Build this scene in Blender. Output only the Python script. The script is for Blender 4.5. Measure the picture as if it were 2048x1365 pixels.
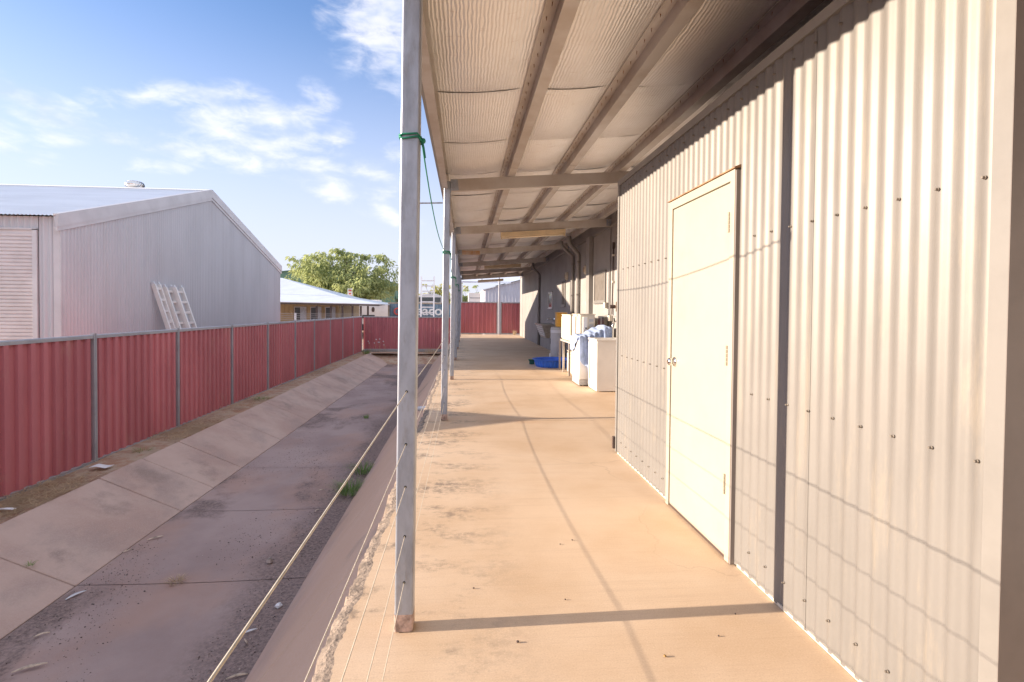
import bpy, math, random
import numpy as np
from mathutils import Vector, Matrix

# ------------------------------------------------------------------ scene, camera, sky, sun, exposure
for o in list(bpy.data.objects):
    bpy.data.objects.remove(o)
scn = bpy.context.scene
COL = scn.collection
R = math.radians
rnd = random.Random(7)

F_PX, CAM_H = 1073.0, 1.34
YAW, PITCH, ROLL = R(5.0), R(1.2), R(0.5)
cam_d = bpy.data.cameras.new('camera')
cam_d.sensor_width = 36.0
cam_d.lens = F_PX / 2048 * 36.0
cam_d.shift_y = -40.5 / 2048
cam_d.clip_start = 0.02
cam_d.clip_end = 2000
cam = bpy.data.objects.new('camera', cam_d)
COL.objects.link(cam)
cF = Vector((math.sin(YAW) * math.cos(PITCH), math.cos(YAW) * math.cos(PITCH), -math.sin(PITCH)))
cR0 = Vector((math.cos(YAW), -math.sin(YAW), 0))
cU0 = cR0.cross(cF)
cR = cR0 * math.cos(ROLL) + cU0 * math.sin(ROLL)
cU = -cR0 * math.sin(ROLL) + cU0 * math.cos(ROLL)
m = Matrix.Identity(4)
for i in range(3):
    m[i][0], m[i][1], m[i][2] = cR[i], cU[i], -cF[i]
m[2][3] = CAM_H
cam.matrix_world = m
scn.camera = cam

SUN_TAN = 0.222                      # 12.5 degrees above the horizon, straight from the left
SUN_EL = math.atan(SUN_TAN)
world = bpy.data.worlds.new('World')
scn.world = world
world.use_nodes = True
SKY_STRENGTH = 0.15
SUN_STRENGTH = 2.3
scn.view_settings.view_transform = 'Standard'
scn.view_settings.look = 'None'
scn.view_settings.gamma = 1
scn.view_settings.use_curve_mapping = False
scn.view_settings.exposure = 2.3
scn.render.engine = 'CYCLES'
scn.cycles.max_bounces = 6
scn.cycles.diffuse_bounces = 5
scn.cycles.glossy_bounces = 3
scn.cycles.transmission_bounces = 2
scn.cycles.caustics_reflective = False
scn.cycles.caustics_refractive = False
world.cycles.sampling_method = 'MANUAL'
world.cycles.sample_map_resolution = 512
scn.cycles.sample_clamp_indirect = 8


def build_world():
    nt = world.node_tree
    nt.nodes.clear()
    N, L = nt.nodes, nt.links
    out = N.new('ShaderNodeOutputWorld')
    bg = N.new('ShaderNodeBackground')
    bg.inputs['Strength'].default_value = SKY_STRENGTH
    sky = N.new('ShaderNodeTexSky')
    sky.sky_type = 'NISHITA'
    sky.sun_disc = False
    sky.sun_elevation = SUN_EL
    sky.sun_rotation = R(-90)
    sky.altitude = 200
    sky.air_density = 1.0
    sky.dust_density = 0.8
    sky.ozone_density = 4.0

    def math_(op, a, b=None, c=None):
        n = N.new('ShaderNodeMath')
        n.operation = op
        for k, v in enumerate((a, b, c)):
            if v is None:
                continue
            if isinstance(v, (int, float)):
                n.inputs[k].default_value = v
            else:
                L.new(v, n.inputs[k])
        return n.outputs[0]
    tc = N.new('ShaderNodeTexCoord')
    sx = N.new('ShaderNodeSeparateXYZ')
    L.new(tc.outputs['Generated'], sx.inputs[0])
    X, Y, Z = sx.outputs
    az = math_('ARCTAN2', X, Y)
    el = math_('ARCSINE', Z)
    # cloud texture on a flat deck high above: direction / height
    zc = math_('ADD', math_('MAXIMUM', Z, 0.0), 0.10)
    cx = math_('DIVIDE', X, zc)
    cy = math_('DIVIDE', Y, zc)
    cv = N.new('ShaderNodeCombineXYZ')
    L.new(cx, cv.inputs[0])
    L.new(cy, cv.inputs[1])
    cv.inputs[2].default_value = 3.7

    def noise(vec, scale, detail, rough, dist=0.0):
        n = N.new('ShaderNodeTexNoise')
        n.inputs['Scale'].default_value = scale
        n.inputs['Detail'].default_value = detail
        n.inputs['Roughness'].default_value = rough
        n.inputs['Distortion'].default_value = dist
        L.new(vec, n.inputs['Vector'])
        return n.outputs['Fac']
    # angular coordinates for the puffs near the horizon
    av = N.new('ShaderNodeCombineXYZ')
    L.new(math_('MULTIPLY', az, 6.0), av.inputs[0])
    L.new(math_('MULTIPLY', el, 13.0), av.inputs[1])
    av.inputs[2].default_value = 1.3
    n_fine = noise(av.outputs[0], 3.3, 7, 0.58, 0.35)
    n_big = noise(cv.outputs[0], 0.55, 5, 0.55, 0.3)
    n_shade = noise(av.outputs[0], 2.0, 4, 0.5, 0.2)
    # cloud banks seen in the photograph: azimuth, elevation, half widths, tilt, weight
    banks = [(-8.3, 27.2, 4.4, 4.2, -.5, .95), (-7.2, 23.7, 1.6, 1.0, -.3, .7), (-36, 15.4, 5.5, 1.0, -.25, .72), (-28, 18.0, 4.2, 1.0, .22, .68), (-24.3, 18.8, 3.6, .9, .2, .7),
             (-21, 17.2, 5.5, 1.7, 0, .72), (-17.8, 17.6, 3.2, 1.6, -.1, .8), (-14.7, 20.3, 1.4, .9, -.4, .8), (-22, 15.7, 6.5, 1.3, 0, .62), (-27, 13.8, 4.2, .65, -.05, .58),
             (-22, 13.6, 4.2, .85, 0, .62), (-18, 14.0, 4, 1.0, 0, .64), (-15, 13.3, 3.5, 1.0, -.1, .68), (-13.2, 16.9, 1.4, .9, .2, .75), (-9.3, 13.3, 2.2, 1.2, .1, .9),
             (-12, 11.4, 3.6, 1.2, -.2, .7), (-8.2, 10.3, 2.6, 1.0, -.4, .7), (-28.6, 12.2, 2.2, .55, 0, .58), (-34.7, 13.2, 2.4, .55, 0, .58), (-38, 12.6, 2.2, .9, -.4, .62), (-6.5, 15.5, 1.6, .9, 0, .62)]
    pv = N.new('ShaderNodeCombineXYZ')
    L.new(az, pv.inputs[0])
    L.new(el, pv.inputs[1])
    tot = None
    for a, e, wa, we, tilt, wgt in banks:
        mp = N.new('ShaderNodeMapping')
        mp.vector_type = 'TEXTURE'
        mp.inputs['Location'].default_value = (R(a), R(e), 0)
        mp.inputs['Rotation'].default_value = (0, 0, math.atan(tilt))
        mp.inputs['Scale'].default_value = (R(wa) * 1.9, R(we) * 1.9, 1)
        L.new(pv.outputs[0], mp.inputs[0])
        gt = N.new('ShaderNodeTexGradient')
        gt.gradient_type = 'SPHERICAL'
        L.new(mp.outputs[0], gt.inputs[0])
        g = math_('MULTIPLY', gt.outputs['Fac'], wgt * 1.25)
        tot = g if tot is None else math_('MAXIMUM', tot, g)
    # denser cloud added out of frame to brighten the shade, from the deck noise
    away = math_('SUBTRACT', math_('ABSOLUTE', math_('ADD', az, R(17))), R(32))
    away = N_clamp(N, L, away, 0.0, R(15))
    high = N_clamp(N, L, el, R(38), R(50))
    fill_deck = math_('MULTIPLY', N_clamp(N, L, n_big, 0.26, 0.50), math_('MULTIPLY', math_('MAXIMUM', away, high), 1.0))
    tot = math_('MAXIMUM', tot, fill_deck)
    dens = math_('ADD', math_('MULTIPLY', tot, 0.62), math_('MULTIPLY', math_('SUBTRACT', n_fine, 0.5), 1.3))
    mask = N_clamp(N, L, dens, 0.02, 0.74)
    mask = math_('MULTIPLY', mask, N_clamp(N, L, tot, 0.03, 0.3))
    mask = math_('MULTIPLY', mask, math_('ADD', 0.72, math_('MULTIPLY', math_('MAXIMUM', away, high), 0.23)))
    shade = N_clamp(N, L, n_shade, 0.35, 0.62)
    ramp = N.new('ShaderNodeMixRGB')
    ramp.inputs[1].default_value = (.92, 1.08, 1.45, 1)
    ramp.inputs[2].default_value = (1.72, 1.68, 1.76, 1)
    L.new(shade, ramp.inputs[0])
    # pale haze low over the land
    low = N_clamp(N, L, el, R(30), R(2))
    hz = N.new('ShaderNodeMixRGB')
    L.new(math_('MULTIPLY', low, 0.85), hz.inputs[0])
    tint = N.new('ShaderNodeMixRGB')
    tint.blend_type = 'MULTIPLY'
    tint.inputs[0].default_value = 1
    tint.inputs[2].default_value = (0.455, 0.405, 0.415, 1)
    L.new(sky.outputs[0], tint.inputs[1])
    L.new(tint.outputs[0], hz.inputs[1])
    hz.inputs[2].default_value = (1.22, 1.24, 1.48, 1)
    mix = N.new('ShaderNodeMixRGB')
    mix.blend_type = 'LIGHTEN'
    L.new(mask, mix.inputs[0])
    L.new(hz.outputs[0], mix.inputs[1])
    L.new(ramp.outputs[0], mix.inputs[2])
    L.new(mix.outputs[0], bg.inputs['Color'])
    L.new(bg.outputs[0], out.inputs[0])


def N_clamp(N, L, sock, lo, hi):
    n = N.new('ShaderNodeMapRange')
    n.interpolation_type = 'SMOOTHSTEP'
    n.inputs['From Min'].default_value = lo
    n.inputs['From Max'].default_value = hi
    if hi < lo:
        n.inputs['From Min'].default_value = hi
        n.inputs['From Max'].default_value = lo
        n.inputs['To Min'].default_value = 1
        n.inputs['To Max'].default_value = 0
    L.new(sock, n.inputs['Value'])
    return n.outputs[0]


build_world()
sun_d = bpy.data.lights.new('sun', 'SUN')
sun_d.energy = SUN_STRENGTH
sun_d.angle = R(0.5)
sun_d.color = (1.0, 0.82, 0.63)
sun = bpy.data.objects.new('sun', sun_d)
COL.objects.link(sun)
sun.rotation_euler = Vector((1.0, 0.02, -SUN_TAN)).to_track_quat('-Z', 'Y').to_euler()
sun.location = (-30, 0, 12)


# ------------------------------------------------------------------ materials
MATS = {}


def mat(name, base, rough=0.6, metal=0.0, var=0.08, vscale=3.0, bump=0.0, bscale=60.0, var2=None, spec=0.5, stretch=(1, 1, 1), coat=0.0, tone=0.05, dirt=None):
    """Plain procedural paint / plastic / metal with soft mottling and fine relief."""
    if name in MATS:
        return MATS[name]
    mt = bpy.data.materials.new(name)
    mt.use_nodes = True
    nt = mt.node_tree
    N, L = nt.nodes, nt.links
    b = N['Principled BSDF']
    b.inputs['Roughness'].default_value = rough
    b.inputs['Metallic'].default_value = metal
    b.inputs['Specular IOR Level'].default_value = spec
    b.inputs['Coat Weight'].default_value = coat
    geo = N.new('ShaderNodeNewGeometry')
    mp = N.new('ShaderNodeMapping')
    mp.inputs['Scale'].default_value = stretch
    L.new(geo.outputs['Position'], mp.inputs[0])
    n = N.new('ShaderNodeTexNoise')
    n.inputs['Scale'].default_value = vscale
    n.inputs['Detail'].default_value = 6
    n.inputs['Roughness'].default_value = 0.6
    L.new(mp.outputs[0], n.inputs['Vector'])
    mx = N.new('ShaderNodeMixRGB')
    c2 = var2 if var2 else tuple(c * (1 - var * 2.2) for c in base)
    mx.inputs[1].default_value = (*[min(1, c * (1 + var)) for c in base], 1)
    mx.inputs[2].default_value = (*c2, 1)
    cl = N_clamp(N, L, n.outputs['Fac'], 0.35, 0.72)
    L.new(cl, mx.inputs[0])
    oi = N.new('ShaderNodeObjectInfo')
    tv = N.new('ShaderNodeMapRange')
    tv.inputs['To Min'].default_value = 1 - tone
    tv.inputs['To Max'].default_value = 1 + tone * .5
    L.new(oi.outputs['Random'], tv.inputs['Value'])
    hs_ = N.new('ShaderNodeHueSaturation')
    L.new(mx.outputs[0], hs_.inputs['Color'])
    L.new(tv.outputs[0], hs_.inputs['Value'])
    col = hs_.outputs[0]
    if dirt:
        # dust streaks, scuffs and hand marks with shapes of their own
        n3 = N.new('ShaderNodeTexNoise')
        n3.inputs['Scale'].default_value = dirt[2]
        n3.inputs['Detail'].default_value = 7
        n3.inputs['Roughness'].default_value = .72
        mp3 = N.new('ShaderNodeMapping')
        mp3.inputs['Scale'].default_value = dirt[3]
        L.new(geo.outputs['Position'], mp3.inputs[0])
        L.new(mp3.outputs[0], n3.inputs['Vector'])
        dm = N_clamp(N, L, n3.outputs['Fac'], .52, .72)
        dq = N.new('ShaderNodeMath')
        dq.operation = 'MULTIPLY'
        dq.inputs[1].default_value = dirt[1]
        L.new(dm, dq.inputs[0])
        m3 = N.new('ShaderNodeMixRGB')
        m3.inputs[2].default_value = (*dirt[0], 1)
        L.new(dq.outputs[0], m3.inputs[0])
        L.new(col, m3.inputs[1])
        col = m3.outputs[0]
    L.new(col, b.inputs['Base Color'])
    rr = N.new('ShaderNodeMapRange')
    rr.inputs['To Min'].default_value = max(0.02, rough - 0.07)
    rr.inputs['To Max'].default_value = min(1, rough + 0.1)
    L.new(n.outputs['Fac'], rr.inputs['Value'])
    L.new(rr.outputs[0], b.inputs['Roughness'])
    if bump > 0:
        n2 = N.new('ShaderNodeTexNoise')
        n2.inputs['Scale'].default_value = bscale
        n2.inputs['Detail'].default_value = 4
        L.new(mp.outputs[0], n2.inputs['Vector'])
        bp = N.new('ShaderNodeBump')
        bp.inputs['Strength'].default_value = bump
        bp.inputs['Distance'].default_value = 0.01
        L.new(n2.outputs['Fac'], bp.inputs['Height'])
        L.new(bp.outputs[0], b.inputs['Normal'])
    MATS[name] = mt
    return mt


def nodes_of(name, rough):
    mt = bpy.data.materials.new(name)
    mt.use_nodes = True
    N, L = mt.node_tree.nodes, mt.node_tree.links
    b = N['Principled BSDF']
    b.inputs['Roughness'].default_value = rough
    b.inputs['Specular IOR Level'].default_value = 0.25
    geo = N.new('ShaderNodeNewGeometry')
    MATS[name] = mt

    def noise(scale, detail=6, rough_=0.6, stretch=(1, 1, 1), off=(0, 0, 0), dist=0.0):
        mp = N.new('ShaderNodeMapping')
        mp.inputs['Scale'].default_value = stretch
        mp.inputs['Location'].default_value = off
        L.new(geo.outputs['Position'], mp.inputs[0])
        n = N.new('ShaderNodeTexNoise')
        n.inputs['Scale'].default_value = scale
        n.inputs['Detail'].default_value = detail
        n.inputs['Roughness'].default_value = rough_
        n.inputs['Distortion'].default_value = dist
        L.new(mp.outputs[0], n.inputs['Vector'])
        return n.outputs['Fac']

    def mix(fac, a, c, mode='MIX'):
        n = N.new('ShaderNodeMixRGB')
        n.blend_type = mode
        for k, v in ((0, fac), (1, a), (2, c)):
            if isinstance(v, (int, float)):
                n.inputs[k].default_value = v
            elif isinstance(v, tuple):
                n.inputs[k].default_value = (*v, 1)
            else:
                L.new(v, n.inputs[k])
        return n.outputs[0]

    def mul(a, c, op='MULTIPLY'):
        n = N.new('ShaderNodeMath')
        n.operation = op
        for k, v in ((0, a), (1, c)):
            if isinstance(v, (int, float)):
                n.inputs[k].default_value = v
            else:
                L.new(v, n.inputs[k])
        return n.outputs[0]

    def bump(h, strength, dist=0.01):
        bp = N.new('ShaderNodeBump')
        bp.inputs['Strength'].default_value = strength
        bp.inputs['Distance'].default_value = dist
        L.new(h, bp.inputs['Height'])
        L.new(bp.outputs[0], b.inputs['Normal'])
    sp = N.new('ShaderNodeSeparateXYZ')
    L.new(geo.outputs['Position'], sp.inputs[0])
    return mt, N, L, b, noise, mix, mul, bump, sp.outputs


def make_slab_mat():
    mt, N, L, b, noise, mix, mul, bump, P = nodes_of('slab_concrete', 0.72)
    base = mix(N_clamp(N, L, noise(1.1, 6), 0.35, 0.68), (0.69, 0.53, 0.385), (0.60, 0.435, 0.29))
    base = mix(mul(N_clamp(N, L, noise(0.7, 5, .6, (1, 1, 1), (4, 2, 0)), 0.45, 0.75), 0.55), base, (0.70, 0.57, 0.44))
    streak = N_clamp(N, L, noise(3.0, 8, .7, (0.25, 6, 1)), 0.5, 0.8)
    base = mix(mul(streak, 0.34), base, (0.46, 0.33, 0.235))
    # grey-black mould along the outer edge, in ragged patches
    edge = N_clamp(N, L, P[0], 0.45, -0.35)
    mould = N_clamp(N, L, noise(1.9, 7, .70, (0.7, 1.3, 1), (1, 5, 0)), 0.46, 0.60)
    fine = N_clamp(N, L, noise(15, 5, .75), 0.38, 0.60)
    base = mix(mul(mul(mul(mould, edge), fine), 0.85), base, (0.13, 0.11, 0.10))
    rust = N_clamp(N, L, noise(1.0, 6, .6, (0.5, 1, 1), (9, 1, 0)), 0.57, 0.75)
    base = mix(mul(rust, 0.35), base, (0.50, 0.27, 0.13))
    grit = noise(150, 2, .6)
    base = mix(mul(N_clamp(N, L, grit, .50, .72), .32), base, (0.44, 0.31, 0.21))
    base = mix(mul(N_clamp(N, L, grit, .46, .30), .25), base, (0.84, 0.70, 0.54))
    broom = noise(26, 5, .7, (0.10, 3.2, 1), (3, 0, 0))
    base = mix(mul(N_clamp(N, L, broom, .50, .70), .30), base, (0.52, 0.37, 0.26))
    # a few hairline cracks wandering across
    vor = N.new('ShaderNodeTexVoronoi')
    vor.feature = 'DISTANCE_TO_EDGE'
    vor.inputs['Scale'].default_value = .55
    wob = N.new('ShaderNodeVectorMath')
    wob.operation = 'MULTIPLY_ADD'
    nz = N.new('ShaderNodeTexNoise')
    nz.inputs['Scale'].default_value = 2.2
    nz.inputs['Detail'].default_value = 5
    gg = [n for n in N if n.bl_idname == 'ShaderNodeNewGeometry'][0]
    L.new(gg.outputs['Position'], nz.inputs['Vector'])
    L.new(nz.outputs['Color'], wob.inputs[0])
    wob.inputs[1].default_value = (.55, .55, 0)
    L.new(gg.outputs['Position'], wob.inputs[2])
    L.new(wob.outputs[0], vor.inputs['Vector'])
    crack = N_clamp(N, L, vor.outputs['Distance'], .0045, .001)
    crack = mul(crack, N_clamp(N, L, noise(.8, 3, .5, (1, 1, 1), (7, 7, 0)), .50, .62))
    base = mix(mul(crack, .18), base, (0.2, 0.14, 0.1))
    L.new(base, b.inputs['Base Color'])
    bump(noise(45, 7, .7, (0.25, 2.0, 1)), 0.16, 0.006)


def make_drain_mat():
    mt, N, L, b, noise, mix, mul, bump, P = nodes_of('drain_concrete', 0.85)
    base = mix(N_clamp(N, L, noise(0.9, 6), 0.35, 0.68), (0.56, 0.42, 0.36), (0.46, 0.32, 0.27))
    grey = N_clamp(N, L, noise(1.6, 8, .65, (1, .6, 1), (3, 1, 0)), 0.46, 0.68)
    base = mix(mul(grey, 0.55), base, (0.34, 0.265, 0.24))
    warm_tint = N_clamp(N, L, mul(P[0], mul(noise(1.3, 6, .65, (1, .5, 1), (1, 9, 0)), 1.5), 'ADD'), -1.05, -.35)  # warmer tint growing towards the top of the right bank
    base = mix(mul(warm_tint, .75), base, (0.60, 0.40, 0.27))
    stain = N_clamp(N, L, noise(.9, 7, .65, (1, .8, .4), (6, 2, 4)), .55, .68)
    base = mix(mul(stain, .6), base, (0.235, 0.18, 0.155))
    fine = noise(75, 4, .7)
    base = mix(mul(N_clamp(N, L, fine, .4, .75), .35), base, (0.62, 0.51, 0.45))
    L.new(base, b.inputs['Base Color'])
    bump(noise(60, 6, .7), 0.25, 0.006)
    # floor of the drain: dusty, with dark gravelly silt lying in patches
    mt, N, L, b, noise, mix, mul, bump, P = nodes_of('drain_floor', 0.9)
    base = mix(N_clamp(N, L, noise(0.8, 6), 0.35, 0.66), (0.42, 0.325, 0.305), (0.34, 0.255, 0.24))
    red = N_clamp(N, L, noise(0.55, 5, .6, (1, .6, 1), (8, 3, 0)), 0.47, 0.62)
    base = mix(mul(red, 0.45), base, (0.46, 0.285, 0.215))
    silt = N_clamp(N, L, noise(0.62, 8, .62, (1, .55, 1), (2, 6.3, 0), .4), 0.50, 0.60)
    gr = N_clamp(N, L, noise(30, 6, .75), 0.32, 0.66)
    dark = mix(gr, (0.09, 0.07, 0.066), (0.30, 0.225, 0.205))
    base = mix(mul(silt, .85), base, dark)
    # the damp silt strip against the right toe
    toe = N_clamp(N, L, mul(P[0], mul(noise(1.2, 6, .6, (1, .7, 1), (5, 5, 5)), 0.9), 'ADD'), -1.75, -1.25)
    base = mix(mul(toe, .8), base, dark)
    base = mix(mul(N_clamp(N, L, noise(130, 3, .6), .62, .75), .5), base, (0.5, 0.42, 0.38))
    L.new(base, b.inputs['Base Color'])
    bump(noise(55, 7, .75), 0.4, 0.008)


def make_dirt_mat():
    mt, N, L, b, noise, mix, mul, bump, P = nodes_of('red_dirt', 0.95)
    base = mix(N_clamp(N, L, noise(1.4, 8), 0.36, 0.66), (0.44, 0.24, 0.155), (0.36, 0.225, 0.165))
    straw = N_clamp(N, L, noise(4, 8, .75, (1, 1, 1), (2, 2, 0)), 0.40, 0.58)
    base = mix(mul(straw, 0.85), base, (0.50, 0.41, 0.31))
    base = mix(mul(N_clamp(N, L, noise(60, 5, .7), .5, .7), .6), base, (0.42, 0.34, 0.27))
    L.new(base, b.inputs['Base Color'])
    bump(noise(35, 8, .75), 0.8, 0.02)


def make_foil_mat():
    mt, N, L, b, noise, mix, mul, bump, P = nodes_of('foil_blanket', 0.36)
    b.inputs['Metallic'].default_value = 0.4
    b.inputs['Specular IOR Level'].default_value = 0.4
    base = mix(N_clamp(N, L, noise(2.0, 6), 0.35, 0.7), (0.96, 0.95, 0.94), (0.90, 0.88, 0.86))
    base = mix(mul(N_clamp(N, L, noise(9, 6, .7, (1, 3, 1)), .58, .72), .35), base, (0.52, 0.42, 0.34))
    L.new(base, b.inputs['Base Color'])
    w = N.new('ShaderNodeTexWave')
    w.wave_type = 'BANDS'
    w.bands_direction = 'X'
    w.inputs['Scale'].default_value = 14.0
    w.inputs['Distortion'].default_value = 3.5
    w.inputs['Detail'].default_value = 3
    w.inputs['Detail Scale'].default_value = 2.2
    geo = [n for n in N if n.bl_idname == 'ShaderNodeNewGeometry'][0]
    mp = N.new('ShaderNodeMapping')
    mp.inputs['Scale'].default_value = (1, 0.3, 1)
    L.new(geo.outputs['Position'], mp.inputs[0])
    L.new(mp.outputs[0], w.inputs['Vector'])
    h = mul(w.outputs['Fac'], mul(noise(10, 5, .65, (1, .6, 1)), 2.2), 'ADD')
    bump(h, 0.30, 0.008)


def make_leaf_mat(name, c1, c2):
    mt, N, L, b, noise, mix, mul, bump, P = nodes_of(name, 0.6)
    base = mix(N_clamp(N, L, noise(0.9, 4), 0.35, 0.68), c1, c2)
    base = mix(N_clamp(N, L, noise(6, 2), 0.4, 0.75), base, tuple(x * 1.35 for x in c1))
    L.new(base, b.inputs['Base Color'])
    tr = N.new('ShaderNodeBsdfTranslucent')
    L.new(base, tr.inputs['Color'])
    ms = N.new('ShaderNodeMixShader')
    ms.inputs[0].default_value = 0.5
    L.new(b.outputs[0], ms.inputs[1])
    L.new(tr.outputs[0], ms.inputs[2])
    out = [n for n in N if n.bl_idname == 'ShaderNodeOutputMaterial'][0]
    L.new(ms.outputs[0], out.inputs['Surface'])


make_slab_mat(); make_drain_mat(); make_dirt_mat(); make_foil_mat()
make_leaf_mat('tree_leaf', (0.44, 0.48, 0.22), (0.27, 0.34, 0.16))
make_leaf_mat('yellow_leaf', (0.50, 0.48, 0.18), (0.36, 0.37, 0.15))
make_leaf_mat('grass_green', (0.22, 0.33, 0.11), (0.15, 0.25, 0.08))
make_leaf_mat('grass_dry', (0.58, 0.48, 0.32), (0.46, 0.36, 0.24))
GALV = mat('galvanised_steel', (0.39, 0.43, 0.51), .40, .5, .10, 14, .05, 90, stretch=(1, 1, .35), dirt=((.26, .25, .25), .5, 30, (1, 1, .25)))
GALV_OLD = mat('weathered_galvanised_steel', (0.60, 0.575, 0.555), .46, .4, .06, 2.2, .03, 70, var2=(.50, .44, .39))
RUSTY = mat('rusted_steel', (0.36, 0.21, 0.12), .75, .2, .2, 8)
WALL = mat('grey_wall_steel', (0.20, 0.19, 0.182), .44, .05, .05, 2.5, .05, 14, spec=.42, stretch=(1, 1, .5), tone=.03, dirt=((.30, .26, .21), .5, 3.0, (1, 3, .5)))
WALLD = mat('grey_main_wall_steel', (0.325, 0.315, 0.31), .40, .05, .05, 2.0, spec=.5)
TRIM = mat('grey_trim_steel', (0.25, 0.24, 0.23), .38, .1, .05, 3)
DARKTRIM = mat('dark_end_wall', (0.215, 0.19, 0.18), .42, .05, .08, 1.5)
CREAM = mat('cream_door_paint', (0.425, 0.395, 0.325), .42, 0, .03, 2, .04, 18, dirt=((.36, .31, .23), .35, 2.6, (1, 1, .8)))
HINGE = mat('painted_hinge', (0.30, 0.26, 0.20), .5, .1)
CHROME = mat('chrome', (0.75, 0.75, 0.74), .16, 1, .03)
STAINLESS = mat('stainless_steel', (0.60, 0.60, 0.60), .3, .9, .08, 12)
RED = mat('red_fence_steel', (0.54, 0.175, 0.195), .38, 0, .04, 1.2, .10, 3.0, tone=.09, dirt=((.50, .27, .23), .45, 2.2, (1, 1, .6)), var2=(0.45, 0.14, 0.16), stretch=(1, 1, .4))
POSTG = mat('grey_fence_rail', (0.40, 0.40, 0.43), .4, .2, .06, 3)
SHEDW = mat('shed_wall_steel', (0.555, 0.565, 0.60), .42, .05, .03, 1.2, stretch=(1, 1, .3), tone=.02, dirt=((.48, .475, .49), .4, 1.2, (1, 2, .25)))
SHEDT = mat('shed_trim_steel', (0.60, 0.595, 0.615), .36, .05, .04, 2)
ZINC = mat('zinc_roof', (0.84, 0.85, 0.87), .42, .15, .05, 1.0, stretch=(.4, 1, 1))
ROLLER = mat('roller_door_steel', (0.66, 0.62, 0.62), .4, .1, .05, 2)
ALU = mat('aluminium', (0.86, 0.86, 0.88), .38, .15, .05, 5)
WHITE = mat('white_enamel', (0.80, 0.78, 0.75), .32, 0, .03, 3)
OFFWHITE = mat('aged_white_plastic', (0.70, 0.64, 0.54), .5, 0, .08, 5)
BEIGE = mat('beige_light_fitting', (0.72, 0.58, 0.38), .45, 0, .06, 6)
TUBEW = mat('frosted_tube', (0.85, 0.74, 0.55), .25, 0, .03)
GREYP = mat('grey_tank_plastic', (0.50, 0.51, 0.52), .45, 0, .05, 3)
BLUE = mat('blue_plastic', (0.05, 0.19, 0.80), .35, 0, .05, 4)
TOWEL = mat('blue_towel', (0.36, 0.46, 0.70), .95, 0, .12, 9, .5, 160, spec=.1)
YELLOW = mat('yellow_plastic', (0.80, 0.43, 0.06), .4, 0, .08, 5)
BLACK = mat('black_plastic', (0.025, 0.025, 0.027), .45, 0, .1, 5)
HOLE = mat('dark_rubber', (0.02, 0.018, 0.016), .7)
GLASSD = mat('dark_window_glass', (0.05, 0.055, 0.06), .08, 0, .1, 2, spec=.8)
SCREEN = mat('insect_screen', (0.19, 0.17, 0.155), .55, .2, .08, 6)
GREENROPE = mat('green_rope', (0.01, 0.22, 0.13), .6)
CABLE = mat('plastic_coated_cable', (0.62, 0.56, 0.46), .45, 0, .08, 30)
PAPER = mat('white_paper', (0.80, 0.80, 0.82), .7)
PVC = mat('white_pvc', (0.72, 0.74, 0.78), .35)
LEAFDRY = mat('dry_leaf', (0.52, 0.42, 0.33), .8, 0, .25, 20)
STONE = mat('dark_gravel', (0.16, 0.125, 0.115), .9, 0, .4, 12)
STONEL = mat('pale_gravel', (0.42, 0.36, 0.33), .9, 0, .3, 12)
CONC = mat('rough_concrete', (0.29, 0.23, 0.185), .95, 0, .15, 16, .9, 55, var2=(.13, .105, .09))
SCREW = mat('zinc_screw', (0.26, 0.23, 0.20), .5, .5, .1, 20)
BARK = mat('bark', (0.14, 0.11, 0.085), .9, 0, .25, 6, .6, 20)
HOUSEW = mat('tan_house_cladding', (0.42, 0.34, 0.22), .55, 0, .05, 2)
HOUSER = mat('pale_blue_white_roof', (0.72, 0.77, 0.84), .42, .1, .04, 1.0)
DKBROWN = mat('dark_brown_paint', (0.075, 0.05, 0.045), .5)
CARAVAN = mat('caravan_white', (0.78, 0.76, 0.77), .35, 0, .04, 1.0)
CONTBL = mat('container_blue', (0.17, 0.25, 0.33), .55, 0, .16, 2.0)
CONTFR = mat('container_frame', (0.36, 0.30, 0.24), .6, 0, .22, 3)
LOGO_R = mat('red_lettering', (0.72, 0.12, 0.10), .5)
LOGO_W = mat('white_lettering', (0.80, 0.80, 0.80), .5)
GREENSH = mat('green_shed_steel', (0.14, 0.27, 0.20), .5, 0, .06, 1)
PALEB = mat('pale_shed_steel', (0.56, 0.58, 0.66), .4, .15, .04, 1.5)
RUSTY2 = mat('rust_bleed', (0.48, 0.27, 0.13), .6, .2, .1, 5, var2=(.58, .50, .44))
BRASS = mat('aged_brass', (0.42, 0.27, 0.11), .4, .6)
CAPS = mat('rust_stain_band', (0.45, 0.33, 0.28), .8, .1, .25, 22, .3, 60)


# ------------------------------------------------------------------ mesh helpers
ORG = {}


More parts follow.
